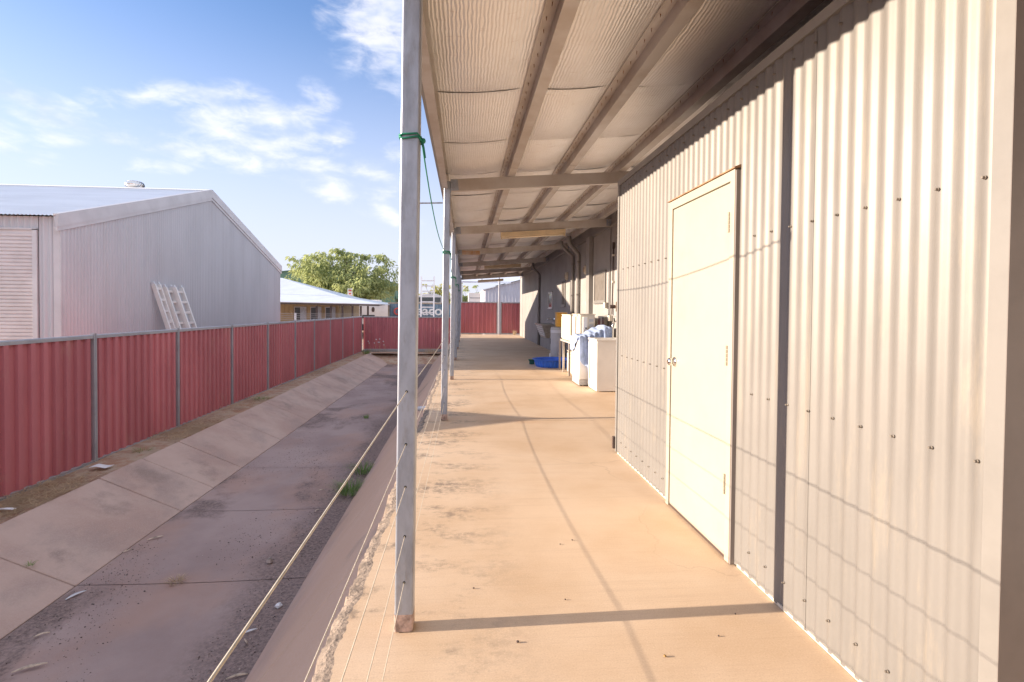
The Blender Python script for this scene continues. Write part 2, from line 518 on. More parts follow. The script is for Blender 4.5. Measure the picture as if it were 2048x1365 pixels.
class MB:
    def __init__(self):
        self.v, self.f = [], []

    def add(self, vs, fs):
        k = len(self.v)
        self.v += [tuple(p) for p in vs]
        self.f += [tuple(i + k for i in q) for q in fs]
        return self

    def box(self, x0, x1, y0, y1, z0, z1):
        return self.add([(x0, y0, z0), (x1, y0, z0), (x1, y1, z0), (x0, y1, z0), (x0, y0, z1), (x1, y0, z1), (x1, y1, z1), (x0, y1, z1)],
                        [(0, 3, 2, 1), (4, 5, 6, 7), (0, 1, 5, 4), (1, 2, 6, 5), (2, 3, 7, 6), (3, 0, 4, 7)])

    def hexa(self, b, t):
        """bottom quad b, top quad t, both counter-clockwise from above"""
        return self.add(list(b) + list(t), [(0, 3, 2, 1), (4, 5, 6, 7), (0, 1, 5, 4), (1, 2, 6, 5), (2, 3, 7, 6), (3, 0, 4, 7)])

    def bar(self, a, c, w, d, up=(0, 0, 1)):
        a, c = Vector(a), Vector(c)
        t = (c - a).normalized()
        s = t.cross(Vector(up))
        if s.length < 1e-4:
            s = t.cross(Vector((1, 0, 0)))
        s.normalize()
        n = s.cross(t).normalized()
        q = []
        for p in (a, c):
            for i, j in ((-1, -1), (1, -1), (1, 1), (-1, 1)):
                q.append(p + s * (i * w / 2) + n * (j * d / 2))
        return self.add(q, [(0, 1, 2, 3), (7, 6, 5, 4), (0, 4, 5, 1), (1, 5, 6, 2), (2, 6, 7, 3), (3, 7, 4, 0)])

    def prism(self, poly, axis, a0, a1):
        """extrude a 2-D polygon along axis 0/1/2; the polygon holds the other two coordinates in order"""
        vs = []
        for a in (a0, a1):
            for p in poly:
                q = list(p)
                q.insert(axis, a)
                vs.append(q)
        n = len(poly)
        fs = [tuple(range(n)), tuple(range(2 * n - 1, n - 1, -1))]
        fs += [(i, n + i, n + (i + 1) % n, (i + 1) % n) for i in range(n)]
        return self.add(vs, fs)

    def tube(self, pts, r, n=8, cap=True):
        pts = [Vector(p) for p in pts]
        rs = r if isinstance(r, (list, tuple)) else [r] * len(pts)
        vs, fs = [], []
        prev = None
        for i, p in enumerate(pts):
            a = pts[max(0, i - 1)]
            c = pts[min(len(pts) - 1, i + 1)]
            t = (c - a).normalized()
            s = t.cross(Vector((0, 0, 1)) if abs(t.z) < .95 else Vector((1, 0, 0))) if prev is None else prev - t * prev.dot(t)
            s.normalize()
            prev = s
            u = t.cross(s)
            for k in range(n):
                an = 2 * math.pi * k / n
                vs.append(p + (s * math.cos(an) + u * math.sin(an)) * rs[i])
        for i in range(len(pts) - 1):
            for k in range(n):
                fs.append((i * n + k, i * n + (k + 1) % n, (i + 1) * n + (k + 1) % n, (i + 1) * n + k))
        if cap:
            fs.append(tuple(range(n - 1, -1, -1)))
            fs.append(tuple(range((len(pts) - 1) * n, len(pts) * n)))
        return self.add(vs, fs)

    def lathe(self, prof, c=(0, 0, 0), n=24, axis=2, fn=None):
        vs, fs = [], []
        for r, z in prof:
            for k in range(n):
                an = 2 * math.pi * k / n
                rr = r * (fn(k, z) if fn else 1)
                p = [rr * math.cos(an), rr * math.sin(an)]
                p.insert(axis, z)
                vs.append([p[i] + c[i] for i in range(3)])
        for i in range(len(prof) - 1):
            for k in range(n):
                fs.append((i * n + k, i * n + (k + 1) % n, (i + 1) * n + (k + 1) % n, (i + 1) * n + k))
        return self.add(vs, fs)

    def sheet(self, prof, z0, z1, org, S, Nn):
        """profiled sheet: prof of (s, depth); z0/z1 numbers or functions of s"""
        vs = []
        for s, d in prof:
            for z in (z0, z1):
                zz = z(s) if callable(z) else z
                vs.append((org[0] + S[0] * s + Nn[0] * d, org[1] + S[1] * s + Nn[1] * d, org[2] + zz))
        fs = [(2 * i, 2 * i + 2, 2 * i + 3, 2 * i + 1) for i in range(len(prof) - 1)]
        return self.add(vs, fs)

    def grid(self, nu, nv, fn):
        vs = [fn(i / nu, j / nv) for j in range(nv + 1) for i in range(nu + 1)]
        fs = [(j * (nu + 1) + i, j * (nu + 1) + i + 1, (j + 1) * (nu + 1) + i + 1, (j + 1) * (nu + 1) + i) for j in range(nv) for i in range(nu)]
        return self.add(vs, fs)

    def mesh(self, name, material, smooth=False, off=(0, 0, 0)):
        me = bpy.data.meshes.new(name)
        me.from_pydata([(p[0] - off[0], p[1] - off[1], p[2] - off[2]) for p in self.v], [], self.f)
        me.materials.append(material)
        if smooth:
            me.polygons.foreach_set('use_smooth', [True] * len(me.polygons))
        me.update()
        return me

    def build(self, name, material, parent=None, smooth=False, bevel=0, solid=0, kind=None):
        """vertices are in world coordinates; the object sits on its parent's origin"""
        off = ORG[parent.name] if parent else (0, 0, 0)
        o = bpy.data.objects.new(name, self.mesh(name, material, smooth, off))
        COL.objects.link(o)
        o.parent = parent
        ORG[o.name] = off
        if bevel:
            md = o.modifiers.new('bevel', 'BEVEL')
            md.width = bevel
            md.segments = 2
            md.limit_method = 'ANGLE'
        if solid:
            md = o.modifiers.new('solid', 'SOLIDIFY')
            md.thickness = solid
            md.offset = 0
        if kind:
            o['kind'] = kind
        return o


def put(mesh, name, loc, parent):
    """an object that shares a mesh, at world position loc"""
    o = bpy.data.objects.new(name, mesh)
    COL.objects.link(o)
    o.parent = parent
    off = ORG[parent.name] if parent else (0, 0, 0)
    o.location = (loc[0] - off[0], loc[1] - off[1], loc[2] - off[2])
    ORG[o.name] = tuple(loc)
    return o


def tag(o, label, cat, group=None):
    o['label'], o['category'] = label, cat
    if group:
        o['group'] = group
    return o


def thing(name, label, cat, loc=(0, 0, 0), group=None):
    o = bpy.data.objects.new(name, None)
    COL.objects.link(o)
    o.location = loc
    o.empty_display_size = 0.2
    ORG[o.name] = tuple(loc)
    return tag(o, label, cat, group)


def struct(name):
    o = bpy.data.objects.new(name, None)
    COL.objects.link(o)
    ORG[o.name] = (0, 0, 0)
    o['kind'] = 'structure'
    return o


def one(mb, name, material, label, cat, group=None, loc=None, **kw):
    """a thing that is a single mesh, origin at its base"""
    if loc is None:
        a = np.array(mb.v)
        loc = ((a[:, 0].min() + a[:, 0].max()) / 2, (a[:, 1].min() + a[:, 1].max()) / 2, a[:, 2].min())
    mb2 = MB()
    mb2.v = [(p[0] - loc[0], p[1] - loc[1], p[2] - loc[2]) for p in mb.v]
    mb2.f = mb.f
    o = mb2.build(name, material, None, **kw)
    o.location = loc
    ORG[o.name] = tuple(loc)
    return tag(o, label, cat, group)


def corr(width, pitch=0.0735, amp=0.008, per=8):
    n = max(2, int(round(width / pitch * per)))
    return [(width * i / n, amp * math.cos(2 * math.pi * width * i / n / pitch)) for i in range(n + 1)]


def trap(width, pitch, depth, top=.28, slope=.12):
    pr, s = [], 0.0
    while s < width - 1e-6:
        for t, d in ((0, 0), (.5 - top / 2 - slope, 0), (.5 - top / 2, depth), (.5 + top / 2, depth), (.5 + top / 2 + slope, 0)):
            q = s + t * pitch
            if q <= width:
                pr.append((q, d))
        s += pitch
    pr.append((width, 0))
    return pr


# ------------------------------------------------------------------ ground, drain, slab
GZ = -0.87
YN, YF = -7.0, 26.6                      # drain from behind the camera to its far end
ground = MB()


def gh(x, y):
    return GZ + 0.02 * math.sin(x * 1.9 + y * .7) * math.cos(y * 1.3)


def ground_patch(x0, x1, y0, y1, nx, ny):
    ground.grid(nx, ny, lambda a, b: (x0 + (x1 - x0) * a, y0 + (y1 - y0) * b, gh(x0 + (x1 - x0) * a, y0 + (y1 - y0) * b) if abs(x0) < 60 else GZ))


ground_patch(-8.0, -4.62, YN, YF, 12, 120)
ground_patch(-8.0, 8.0, YF, 34, 30, 16)
ground.add([(-900, -700, GZ), (-8, -700, GZ), (-8, 900, GZ), (-900, 900, GZ)], [(0, 1, 2, 3)])
ground.add([(8, -700, GZ), (900, -700, GZ), (900, 900, GZ), (8, 900, GZ)], [(0, 1, 2, 3)])
ground.add([(-8, -700, GZ), (8, -700, GZ), (8, YN, GZ), (-8, YN, GZ)], [(0, 1, 2, 3)])
ground.add([(-8, 34, GZ), (8, 34, GZ), (8, 900, GZ), (-8, 900, GZ)], [(0, 1, 2, 3)])
g = ground.build('ground', MATS['red_dirt'])
g['kind'] = 'structure'

drain = struct('drain')
DZ = -1.30
LT, LTOE, RTOE, RT = -4.63, -3.63, -1.53, -0.545
joints = [-7.0, -4.2, -2.3, -0.4, 1.5, 3.42, 5.33, 7.22, 8.12, 9.12, 11.0, 12.9, 14.8, 16.7, 18.6, 20.5, 22.4, 24.4, 26.5]
jg = 0.012
for i in range(len(joints) - 1):
    y0, y1 = joints[i] + jg / 2, joints[i + 1] - jg / 2
    dz = rnd.uniform(-.006, .006)
    end = i == len(joints) - 2
    mb = MB().hexa([(LT, y0, GZ - .12), (LTOE - .1, y0, DZ - .12), (LTOE - .1, y1, DZ - .12), (LT, y1, GZ - .12)],
                   [(LT, y0, GZ + .025 + dz), (LTOE, y0, DZ + .004), (LTOE, y1, DZ + .004), (LT, y1, GZ + .025 + dz)])
    mb.build('bank_panel', MATS['drain_concrete'], drain, bevel=.012)
fj = [-7.0, -4.2, -0.4, 3.42, 5.35, 7.22, 9.12, 12.9, 16.7, 20.5, 24.4, 26.5]
for i in range(len(fj) - 1):
    y0, y1 = fj[i] + .005, fj[i + 1] - .005
    n = max(6, int((y1 - y0) * 5))
    mb = MB().grid(16, n, lambda a, b: (LTOE + (RTOE - LTOE) * a, y0 + (y1 - y0) * b, DZ - .014 * math.sin(math.pi * a)))
    mb.build('floor_panel', MATS['drain_floor'], drain, smooth=True)
MB().box(LTOE - .2, RTOE + .2, YN, YF, DZ - .2, DZ - .028).build('bedding', MATS['drain_floor'], drain)
rj = [-7.0, -3.2, -.4, 1.5, 3.35, 5.3, 8.35, 10.9, 14.8, 18.6, 22.4, 26.5]
for i in range(len(rj) - 1):
    y0, y1 = rj[i] + jg / 2, rj[i + 1] - jg / 2
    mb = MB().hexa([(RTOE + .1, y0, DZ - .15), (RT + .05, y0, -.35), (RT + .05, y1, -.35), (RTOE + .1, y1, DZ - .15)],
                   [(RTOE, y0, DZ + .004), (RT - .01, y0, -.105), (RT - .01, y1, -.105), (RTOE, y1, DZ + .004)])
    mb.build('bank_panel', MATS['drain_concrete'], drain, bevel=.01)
# earth ramp closing the far end
MB().grid(14, 6, lambda a, b: (LT + (RT + .3 - LT) * a, 25.6 + 1.6 * b, DZ - .02 + (GZ - DZ + .03) * (3 * b * b - 2 * b ** 3) + .03 * math.sin(7 * a + 5 * b))).build('end_earth', MATS['red_dirt'], drain, smooth=True)

slab = struct('verandah_slab')
sj = [-7.0, 1.2 - 4.2, 6.40, 10.05, 14.1, 18.0, 22.0, 27.4]
sj = [-7.0, -2.0, 6.41, 10.04, 14.1, 18.0, 22.0, 28.75]
for i in range(len(sj) - 1):
    y0, y1 = sj[i] + .006, sj[i + 1] - .006
    n = max(4, int((y1 - y0) / (.018 if y1 < 7 else .06)))
    mb = MB()
    # ragged, broken outer edge
    yy_ = [y0 + (y1 - y0) * k / n for k in range(n + 1)]
    ex = [-.505 + .010 * math.sin(2.1 * q) + .008 * math.sin(7.3 * q + 1) + .006 * math.sin(23 * q) + rnd.uniform(-.005, .005) for q in yy_]
    lx = [e - .022 - .010 * abs(math.sin(5.1 * q + math.sin(13 * q))) - abs(rnd.gauss(0, .005)) for e, q in zip(ex, yy_)]
    lz = [-.014 - abs(rnd.gauss(0, .006)) for _ in ex]
    for k in range(n + 1):
        y = y0 + (y1 - y0) * k / n
        mb.v += [(3.2, y, 0), (ex[k] + .03, y, 0), (ex[k], y, -.004), (lx[k], y, lz[k]), (lx[k] - .008 + rnd.uniform(-.005, .005), y, -.07), (RT - .02, y, -.2)]
    for k in range(n):
        for c in range(5):
            a = k * 6 + c
            mb.f.append((a, a + 6, a + 7, a + 1))
    k = len(mb.v)
    mb.v += [(3.2, y0, -.2), (3.2, y1, -.2)]
    mb.f += [(0, 1, 2, 3, 4, 5, k), tuple(reversed([n * 6 + c for c in range(6)] + [k + 1]))]
    o = mb.build('slab_panel', MATS['slab_concrete'], slab)
    o.data.materials.append(CONC)
    for q, p in enumerate(o.data.polygons):
        if q < n * 5 and q % 5 >= 1:
            p.material_index = 1
MB().box(-.4, 3.2, -7, 28.7, -.85, -.06).build('slab_base', CONC, slab)

# ------------------------------------------------------------------ verandah
PX = -0.245
POST_Y = [-1.95, 2.258, 6.50, 10.22, 14.1, 18.0, 22.0, 26.0]


def zb(x):
    return 2.885 + .075 * (x + .2)       # top of rafters / underside of purlins


ver = thing('verandah', 'long open verandah with galvanised posts, rafters and foil-lined skillion roof', 'verandah', (PX, 2.258, 0))


def rrect(w, d, r, seg=3):
    pts = []
    for cx, cy, a0 in ((w / 2 - r, d / 2 - r, 0), (-w / 2 + r, d / 2 - r, 90), (-w / 2 + r, -d / 2 + r, 180), (w / 2 - r, -d / 2 + r, 270)):
        for k in range(seg + 1):
            a = R(a0 + 90 * k / seg)
            pts.append((cx + r * math.cos(a), cy + r * math.sin(a)))
    return pts


LEAN = .0085
for i, py in enumerate(POST_Y):
    sec = rrect(.076, .076, .008)
    # shallow pressed rib down the middle of the camera-facing side
    p = MB().prism([(PX + a, py + b) for a, b in sec], 2, 0.012, 2.86)
    p.v = [(a + LEAN * c, b, c) for a, b, c in p.v]
    po = p.build('post', GALV, ver)
    MB().prism([(PX + a * 1.03, py + b * 1.03) for a, b in sec], 2, .004, .075).build('rusty_foot', CAPS, po)
    for zz in (1.0, .783, .607, .402, .21):
        MB().lathe([(.0055, -.0395), (.0055, -.0382), (.0, -.0382)], (PX + LEAN * zz, py, zz), 10, 1).build('wire_hole', HOLE, po)
    if i >= 1:
        MB().box(PX + .064, PX + .069, py - .045, py + .02, 2.73, 2.87).build('cleat', GALV, po)
MB().tube([(PX - .03, 6.5, 2.61), (PX - .30, 6.5, 2.60)], .010, 8).build('stub_rod', GALV, ver)

RY = POST_Y
for i, y in enumerate(RY):
    x0, x1 = PX + .070, 2.775
    mb = MB()
    d, fl, t = .142, .06, .004
    # C section: web to the camera, flanges behind
    mb.hexa([(x0, y - .042, zb(x0) - d), (x1, y - .042, zb(x1) - d), (x1, y - .038, zb(x1) - d), (x0, y - .038, zb(x0) - d)],
            [(x0, y - .042, zb(x0) - .002), (x1, y - .042, zb(x1) - .002), (x1, y - .038, zb(x1) - .002), (x0, y - .038, zb(x0) - .002)])
    for k in (0, 1):
        za, zbb = (d, d - t) if k == 0 else (.002 + t, .002)
        mb.hexa([(x0, y - .038, zb(x0) - za), (x1, y - .038, zb(x1) - za), (x1, y + .022, zb(x1) - za), (x0, y + .022, zb(x0) - za)],
                [(x0, y - .038, zb(x0) - zbb), (x1, y - .038, zb(x1) - zbb), (x1, y + .022, zb(x1) - zbb), (x0, y + .022, zb(x0) - zbb)])
    ra = mb.build('rafter', GALV_OLD, ver)
    # light end cleats with two bolts
    zc = zb(x0) - d
    cl = MB().hexa([(x0 - .005, y - .048, zc + .005), (x0 + .09, y - .048, zc + .01), (x0 + .09, y - .0425, zc + .01), (x0 - .005, y - .0425, zc + .005)],
                   [(x0 - .005, y - .048, zc + .135), (x0 + .075, y - .048, zc + .139), (x0 + .075, y - .0425, zc + .139), (x0 - .005, y - .0425, zc + .135)]).build('end_cleat', GALV, ra)
    for q in (.04, .105):
        MB().lathe([(0, -.012), (.010, -.012), (.012, -.006), (.012, 0)], (x0 + .035, y - .048, zc + q), 6, 1).build('bolt', GALV, ra)
    ze = zb(x1) - d
    MB().box(x1 - .075, x1 + .02, y - .05, y - .0425, ze + .005, ze + .13).build('wall_cleat', GALV, ra)
    for q in (.035, .10):
        MB().lathe([(0, -.012), (.010, -.012), (.012, -.006), (.012, 0)], (x1 - .03, y - .05, ze + q), 6, 1).build('bolt', GALV_OLD, ra)
    if i == 4:
        MB().box(x0 + .02, x0 + .55, y - .0445, y - .0423, zc + .012, zc + .12).build('rust_patch', RUSTY2, ra)

PUR = [.50, 1.175, 1.86, 2.56]
bays = [-7.0] + RY[1:] + [26.35]
for xw in PUR:
    z0 = zb(xw) + .001
    z1 = z0 + .098
    for i in range(len(bays) - 1):
        ya, yb = bays[i] - (.0 if i == 0 else .42), bays[i + 1] + (.42 if i < len(bays) - 2 else 0)
        e = .0025 * (i % 2)
        mb = MB()
        mb.box(xw - .001 + e, xw + .001 + e, ya, yb, z0 + e, z1 - e)                       # web
        mb.box(xw + .001 + e, xw + .082 + e, ya, yb, z0 + e, z0 + .002 + e)                # bottom flange to the wall side
        mb.box(xw + .080 + e, xw + .082 + e, ya, yb, z0 + .002 + e, z0 + .016 + e)         # lip
        mb.box(xw - .074 + e, xw - .001 + e, ya, yb, z1 - .002 - e, z1 - e)                # top flange to the eave side
        mb.box(xw - .074 + e, xw - .072 + e, ya, yb, z1 - .010 - e, z1 - .002 - e)
        mb.build('purlin', GALV_OLD, ver)
# roofing screw tips through the top flanges, too small to pick apart
mb = MB()
for xw in PUR:
    y = -1.0
    while y < 26.2:
        z1 = zb(xw) + .097
        xx = xw - .038 + rnd.uniform(-.006, .006)
        yy = y + rnd.uniform(-.01, .01)
        mb.tube([(xx, yy, z1), (xx + rnd.uniform(-.004, .004), yy + rnd.uniform(-.004, .004), z1 - .024)], [.0035, .0015], 5)
        y += .152
mb.build('screw_tips', RUSTY, ver, kind='stuff')

MB().hexa([(PX + .05, 26.05, zb(PX) + .006), (2.775, 26.05, zb(2.775) + .004), (2.775, 26.055, zb(2.775) + .004), (PX + .05, 26.055, zb(PX) + .006)],
          [(PX + .05, 26.05, zb(PX) + .10), (2.775, 26.05, zb(2.775) + .10), (2.775, 26.055, zb(2.775) + .10), (PX + .05, 26.055, zb(PX) + .10)]).build('end_closure', GALV_OLD, ver)

# eave beam between the posts, C section open to the verandah, with a capping angle outside
EB = 2.775
for i in range(len(bays) - 1):
    ya, yb = bays[i] + .041, bays[i + 1] - .041
    mb = MB()
    mb.box(PX - .036, PX - .033, ya, yb, EB, 2.965)
    mb.box(PX - .033, PX + .030, ya, yb, EB, EB + .003)
    mb.box(PX + .027, PX + .030, ya, yb, EB + .003, EB + .018)
    mb.box(PX - .033, PX + .030, ya, yb, 2.962, 2.965)
    mb.build('eave_beam', GALV_OLD, ver)
MB().prism([(PX - .062, 2.80), (PX - .039, 2.80), (PX - .039, 3.03), (PX - .062, 3.03)], 1, -7, 26.35).build('fascia_capping', TRIM, ver)

# foil-faced blanket, one strip per roll, sagging between purlins
stops = [PX - .03] + PUR + [2.80]
ys = -7.0
k = 0
while ys < 26.2:
    w = 1.235
    ye = min(ys + w, 26.35)
    ph = rnd.uniform(0, 6)
    am = rnd.uniform(.7, 1.25)

    ams = [rnd.uniform(.030, .072) for _ in range(6)]

    def surf(a, b, ys=ys, ye=ye, ph=ph, ams=ams):
        x = stops[0] + (stops[-1] - stops[0]) * a
        fr, am = 0.0, .04
        for q in range(len(stops) - 1):
            if x <= stops[q + 1] + 1e-9:
                hi = stops[q + 1] - (.078 if q < len(stops) - 2 else 0)
                fr = min(1.0, (x - stops[q]) / (hi - stops[q]))
                am = ams[q]
                break
        sag = math.sin(math.pi * fr) ** .75 if 0 < fr < 1 else 0
        bulge = math.sin(math.pi * min(1, max(0, b))) ** .7
        lip = .007 * math.exp(-(b / .03) ** 2) - .004 * math.exp(-((1 - b) / .04) ** 2)
        puck = .0035 * math.sin(95 * (ys + (ye - ys) * b) + ph) * (math.exp(-fr / .09) + math.exp(-(1 - fr) / .09)) * (1 if 0 < fr < 1 else 0)
        z = zb(x) + .106 - (.020 + (am - .020) * bulge) * sag - lip * min(1, sag * 1.6) - abs(puck) - .004 * (1 + math.sin(5 * b + ph + 3 * a)) * sag
        return (x, ys + (ye - ys + .03) * b, z)
    MB().grid(76, 40, surf).build('insulation_strip', MATS['foil_blanket'], ver, smooth=True)
    ys += w
    k += 1
rprof = corr(33.4, .0762, .009, 4)
mb = MB()
vs = []
for s, d in rprof:
    for x in (PX - .09, 2.9):
        vs.append((x, -7 + s, zb(x) + .135 + d))
mb.add(vs, [(2 * i, 2 * i + 1, 2 * i + 3, 2 * i + 2) for i in range(len(rprof) - 1)])
mb.build('roof_sheet', ZINC, ver)

# ------------------------------------------------------------------ storeroom
SX, SY0, SY1, SH = 1.43, 1.29, 4.93, 2.51
store = thing('storeroom', 'grey corrugated storeroom with cream door standing under the verandah roof', 'storeroom', (SX, 3.1, 0))
DY0, DY1, DH = 2.70, 3.60, 2.085           # outside of the door frame
# sheets about 0.735 m wide; the two beside and above the door are cut round it
edges = [SY0 + .07, 2.10, DY0 - .005]
wsheets = [(SY0 + .043, 2.095, 0.010, SH), (2.095, DY0 + .002, 0.010, SH), (DY0 + .002, 3.30, DH + .01, SH), (3.30, DY1 + .005, DH + .01, SH), (DY1 + .005, 4.25, .010, SH), (4.25, SY1 - .04, .010, SH)]
for q, (ya, yb, z0, z1) in enumerate(wsheets):
    n = int((yb - ya) / .0735 * 10)
    pr = [((yb - ya) * i / n, .0066 * math.cos(2 * math.pi * ((ya + (yb - ya) * i / n) - SY0) / .0735) + .0015 * (q % 2)) for i in range(n + 1)]
    MB().sheet(pr, z0, z1, (SX, ya, 0), (0, 1), (-1, 0)).build('wall_sheet', WALL, store, smooth=True)
MB().box(SX + .02, 2.74, SY0 + .02, SY1 - .02, .01, 2.48).build('wall_core', DARKTRIM, store)
MB().prism([(SX - .016, 2.50), (SX - .016, 2.548), (2.76, 2.60), (2.76, 2.55)], 1, SY0 - .01, SY1 + .01).build('top_capping', TRIM, store)
MB().box(SX - .0145, SX - .0125, SY0 - .002, SY0 + .050, .015, 2.50).build('corner_flashing', TRIM, store)
MB().box(SX - .0145, 2.74, SY0 - .004, SY0 - .0022, .015, 2.50).build('end_wall', DARKTRIM, store)
MB().box(SX - .0145, SX - .0125, SY1 - .045, SY1 + .004, .015, 2.50).build('corner_flashing', TRIM, store)
MB().box(SX - .0125, 2.74, SY1 + .002, SY1 + .004, .015, 2.50).build('end_wall', WALL, store)
for zz, ylist in ((1.714, 'h'), (.930, 'h'), (.137, 'h'), (2.44, 'h')):
    y = SY0 + .0735
    while y < SY1 - .06:
        if not (DY0 - .02 < y < DY1 + .02 and zz < DH + .02):
            sc = MB().lathe([(0, -.012), (.0036, -.012), (.0042, -.009), (.0042, -.005), (.0056, -.004), (.0056, 0)], (SX - .008, y, zz), 6, 0)
            sc.build('screw', SCREW, store)
        y += .147
# pale vermin strip showing under the corrugations
MB().box(SX - .003, SX + .012, SY0 + .07, DY0 - .03, 0.003, .017).build('vermin_strip', OFFWHITE, store)
MB().box(SX - .003, SX + .012, DY1 + .03, SY1 - .04, 0.003, .017).build('vermin_strip', OFFWHITE, store)
# door
fr = MB()
fr.box(SX - .034, SX + .02, DY0 + .002, DY0 + .050, .006, DH)
fr.box(SX - .034, SX + .02, DY1 - .050, DY1 - .002, .006, DH)
fr.box(SX - .034, SX + .02, DY0 + .050, DY1 - .050, DH - .055, DH)
fr.build('door_frame', CREAM, store, bevel=.003)
MB().box(SX - .030, SX + .01, DY0 - .012, DY0 + .0015, .006, DH - .01).build('frame_seal', DARKTRIM, store)
MB().prism([(SX - .045, DH + .006), (SX - .045, DH + .0), (SX - .01, DH + .003), (SX - .01, DH + .02)], 1, DY0 - .015, DY1 + .012).build('head_flashing', RUSTY, store)
door = MB().box(SX - .025, SX + .01, DY0 + .054, DY1 - .054, .022, DH - .060).build('door', CREAM, store, bevel=.002)
ky, kz = DY1 - .115, 1.0
MB().lathe([(0, -.050), (.016, -.049), (.025, -.043), (.027, -.034), (.022, -.025), (.015, -.020), (.015, -.010), (.030, -.008), (.032, -.002), (.032, .002)], (SX - .025, ky, kz), 24, 0).build('knob', CHROME, door, smooth=True)
MB().lathe([(0, -.0515), (.005, -.0515), (.005, -.047)], (SX - .025, ky, kz), 10, 0).build('keyhole', BRASS, door)
for hz in (1.76, 1.05, .36):
    mb = MB()
    for q in range(5):
        mb.tube([(SX - .036, DY0 + .052, hz + q * .022), (SX - .036, DY0 + .052, hz + q * .022 + .019)], .007, 8)
    mb.build('hinge', HINGE, door)
MB().box(SX - .02, SX + .02, DY0 + .05, DY1 - .05, .003, .02).build('threshold', DKBROWN, store)
# gate hinge brackets on the far corner
hb = MB().box(SX - .02, SX + .03, SY1 + .005, SY1 + .012, 1.33, 1.42).build('hinge_bracket', RUSTY, store)
MB().tube([(SX - .02, SY1 + .03, 1.375), (SX - .07, SY1 + .03, 1.375)], .018, 10).build('pin', DKBROWN, hb)
MB().box(SX - .035, SX - .004, SY1 - .01, SY1 + .03, .04, .15).build('drop_bolt_keeper', DKBROWN, store)

# ------------------------------------------------------------------ main building wall behind
WX, WY0, WY1 = 2.80, -7.0, 27.05
main = thing('workshop_building', 'long dark grey ribbed building wall behind the verandah', 'building', (WX, 16, 0))
pr = corr(.762, .0508, .006, 6)
me = MB().sheet(pr, .012, 3.28, (0, 0, 0), (0, 1), (-1, 0)).mesh('wall_sheet', WALLD, True)
y = WY0
while y < WY1 - .5:
    if not (-5 < y < 4):
        put(me, 'wall_sheet', (WX, y, 0), main)
    y += .762
WYE = y
MB().box(WX + .012, WX + 5, WY0, WYE, .0, 3.4).build('wall_core', WALLD, main)
MB().box(WX - .012, WX - .009, WYE - .05, WYE + .004, .012, 3.28).build('corner_flashing', TRIM, main)
MB().box(WX - .012, WX + 5, WYE + .002, WYE + .004, .012, 3.28).build('end_wall', WALLD, main)
MB().box(WX - .03, WX + .01, WY0, WYE, 2.94, 2.985).build('flashing_strip', TRIM, main)


def downpipe(y, xt, r, zt, kz0, kz1):
    mb = MB().tube([(xt, y, zt), (xt, y, kz0 + .03), (xt + .01, y, kz0), (WX - .065, y, kz1), (WX - .055, y, kz1 - .04), (WX - .055, y, .02)], r, 14)
    o = mb.build('downpipe', WALLD, main, smooth=True)
    for zz in (.5, 1.7, 2.5):
        if zz < kz1 - .1:
            MB().box(WX - .07 - r * .6, WX - .008, y - r - .006, y + r + .006, zz, zz + .03).build('clip', TRIM, o)


downpipe(13.65, 2.45, .042, 3.1, 2.98, 2.72)
downpipe(12.95, 2.52, .052, 3.14, 2.95, 2.72)
downpipe(19.9, 2.50, .05, 3.1, 2.9, 2.66)
MB().box(2.705, 2.793, 11.62, 11.92, .01, 2.96).build('box_duct', WALLD, main, bevel=.004)


def window(y0, y1, z0, z1, frame, pane, mid=False):
    f = MB()
    w, d = .045, .03
    f.box(WX - d, WX + .004, y0, y0 + w, z0, z1).box(WX - d, WX + .004, y1 - w, y1, z0, z1)
    f.box(WX - d, WX + .004, y0 + w, y1 - w, z0, z0 + w).box(WX - d, WX + .004, y0 + w, y1 - w, z1 - w, z1)
    if mid:
        f.box(WX - d, WX + .004, (y0 + y1) / 2 - .015, (y0 + y1) / 2 + .015, z0 + w, z1 - w)
    o = f.build('window', frame, main)
    MB().box(WX - .016, WX - .010, y0 + w - .004, y1 - w + .004, z0 + w - .004, z1 - w + .004).build('pane', pane, o)
    MB().box(WX - .05, WX - .006, y0 - .02, y1 + .02, z0 - .022, z0 - .002).build('sill', frame, o)
    MB().box(WX - .045, WX - .006, y0 - .02, y1 + .02, z1 + .002, z1 + .018).build('head', TRIM, o)


window(10.50, 11.42, 1.50, 2.14, TRIM, SCREEN)
window(14.80, 15.32, 1.45, 2.21, TRIM, SCREEN, True)
window(17.05, 17.85, 1.39, 1.92, ALU, GLASSD)
MB().box(WX - .02, WX - .007, 10.3, 11.05, .98, 1.22).build('dark_vent', GLASSD, main)
for y in (12.2, 14.55):
    o = MB().lathe([(0, -.075), (.05, -.07), (.062, -.05), (.062, 0)], (0, 0, 0), 20, 0)
    o.v = [(WX - .006 + p[0], y + p[1], 2.27 + p[2] * 1.75) for p in o.v]
    o = o.build('bulkhead_light', OFFWHITE, main, smooth=True)
    q = MB().lathe([(0, -.082), (.03, -.08), (.036, -.07)], (0, 0, 0), 16, 0)
    q.v = [(WX - .006 + p[0], y + p[1], 2.27 + p[2] * 1.9) for p in q.v]
    q.build('lens', BRASS, o, smooth=True)
for y, z in ((10.38, 1.44), (10.05, 1.19)):
    o = MB().box(WX - .075, WX - .006, y - .06, y + .06, z - .055, z + .055).build('power_outlet', OFFWHITE, main, bevel=.008)
    MB().lathe([(0, -.012), (.03, -.010), (.034, 0)], (WX - .075, y, z + .005), 14, 0).build('outlet_face', WHITE, o)
MB().lathe([(0, -.03), (.045, -.028), (.05, 0)], (WX - .006, 12.2, 1.5), 14, 0).build('round_outlet', OFFWHITE, main)
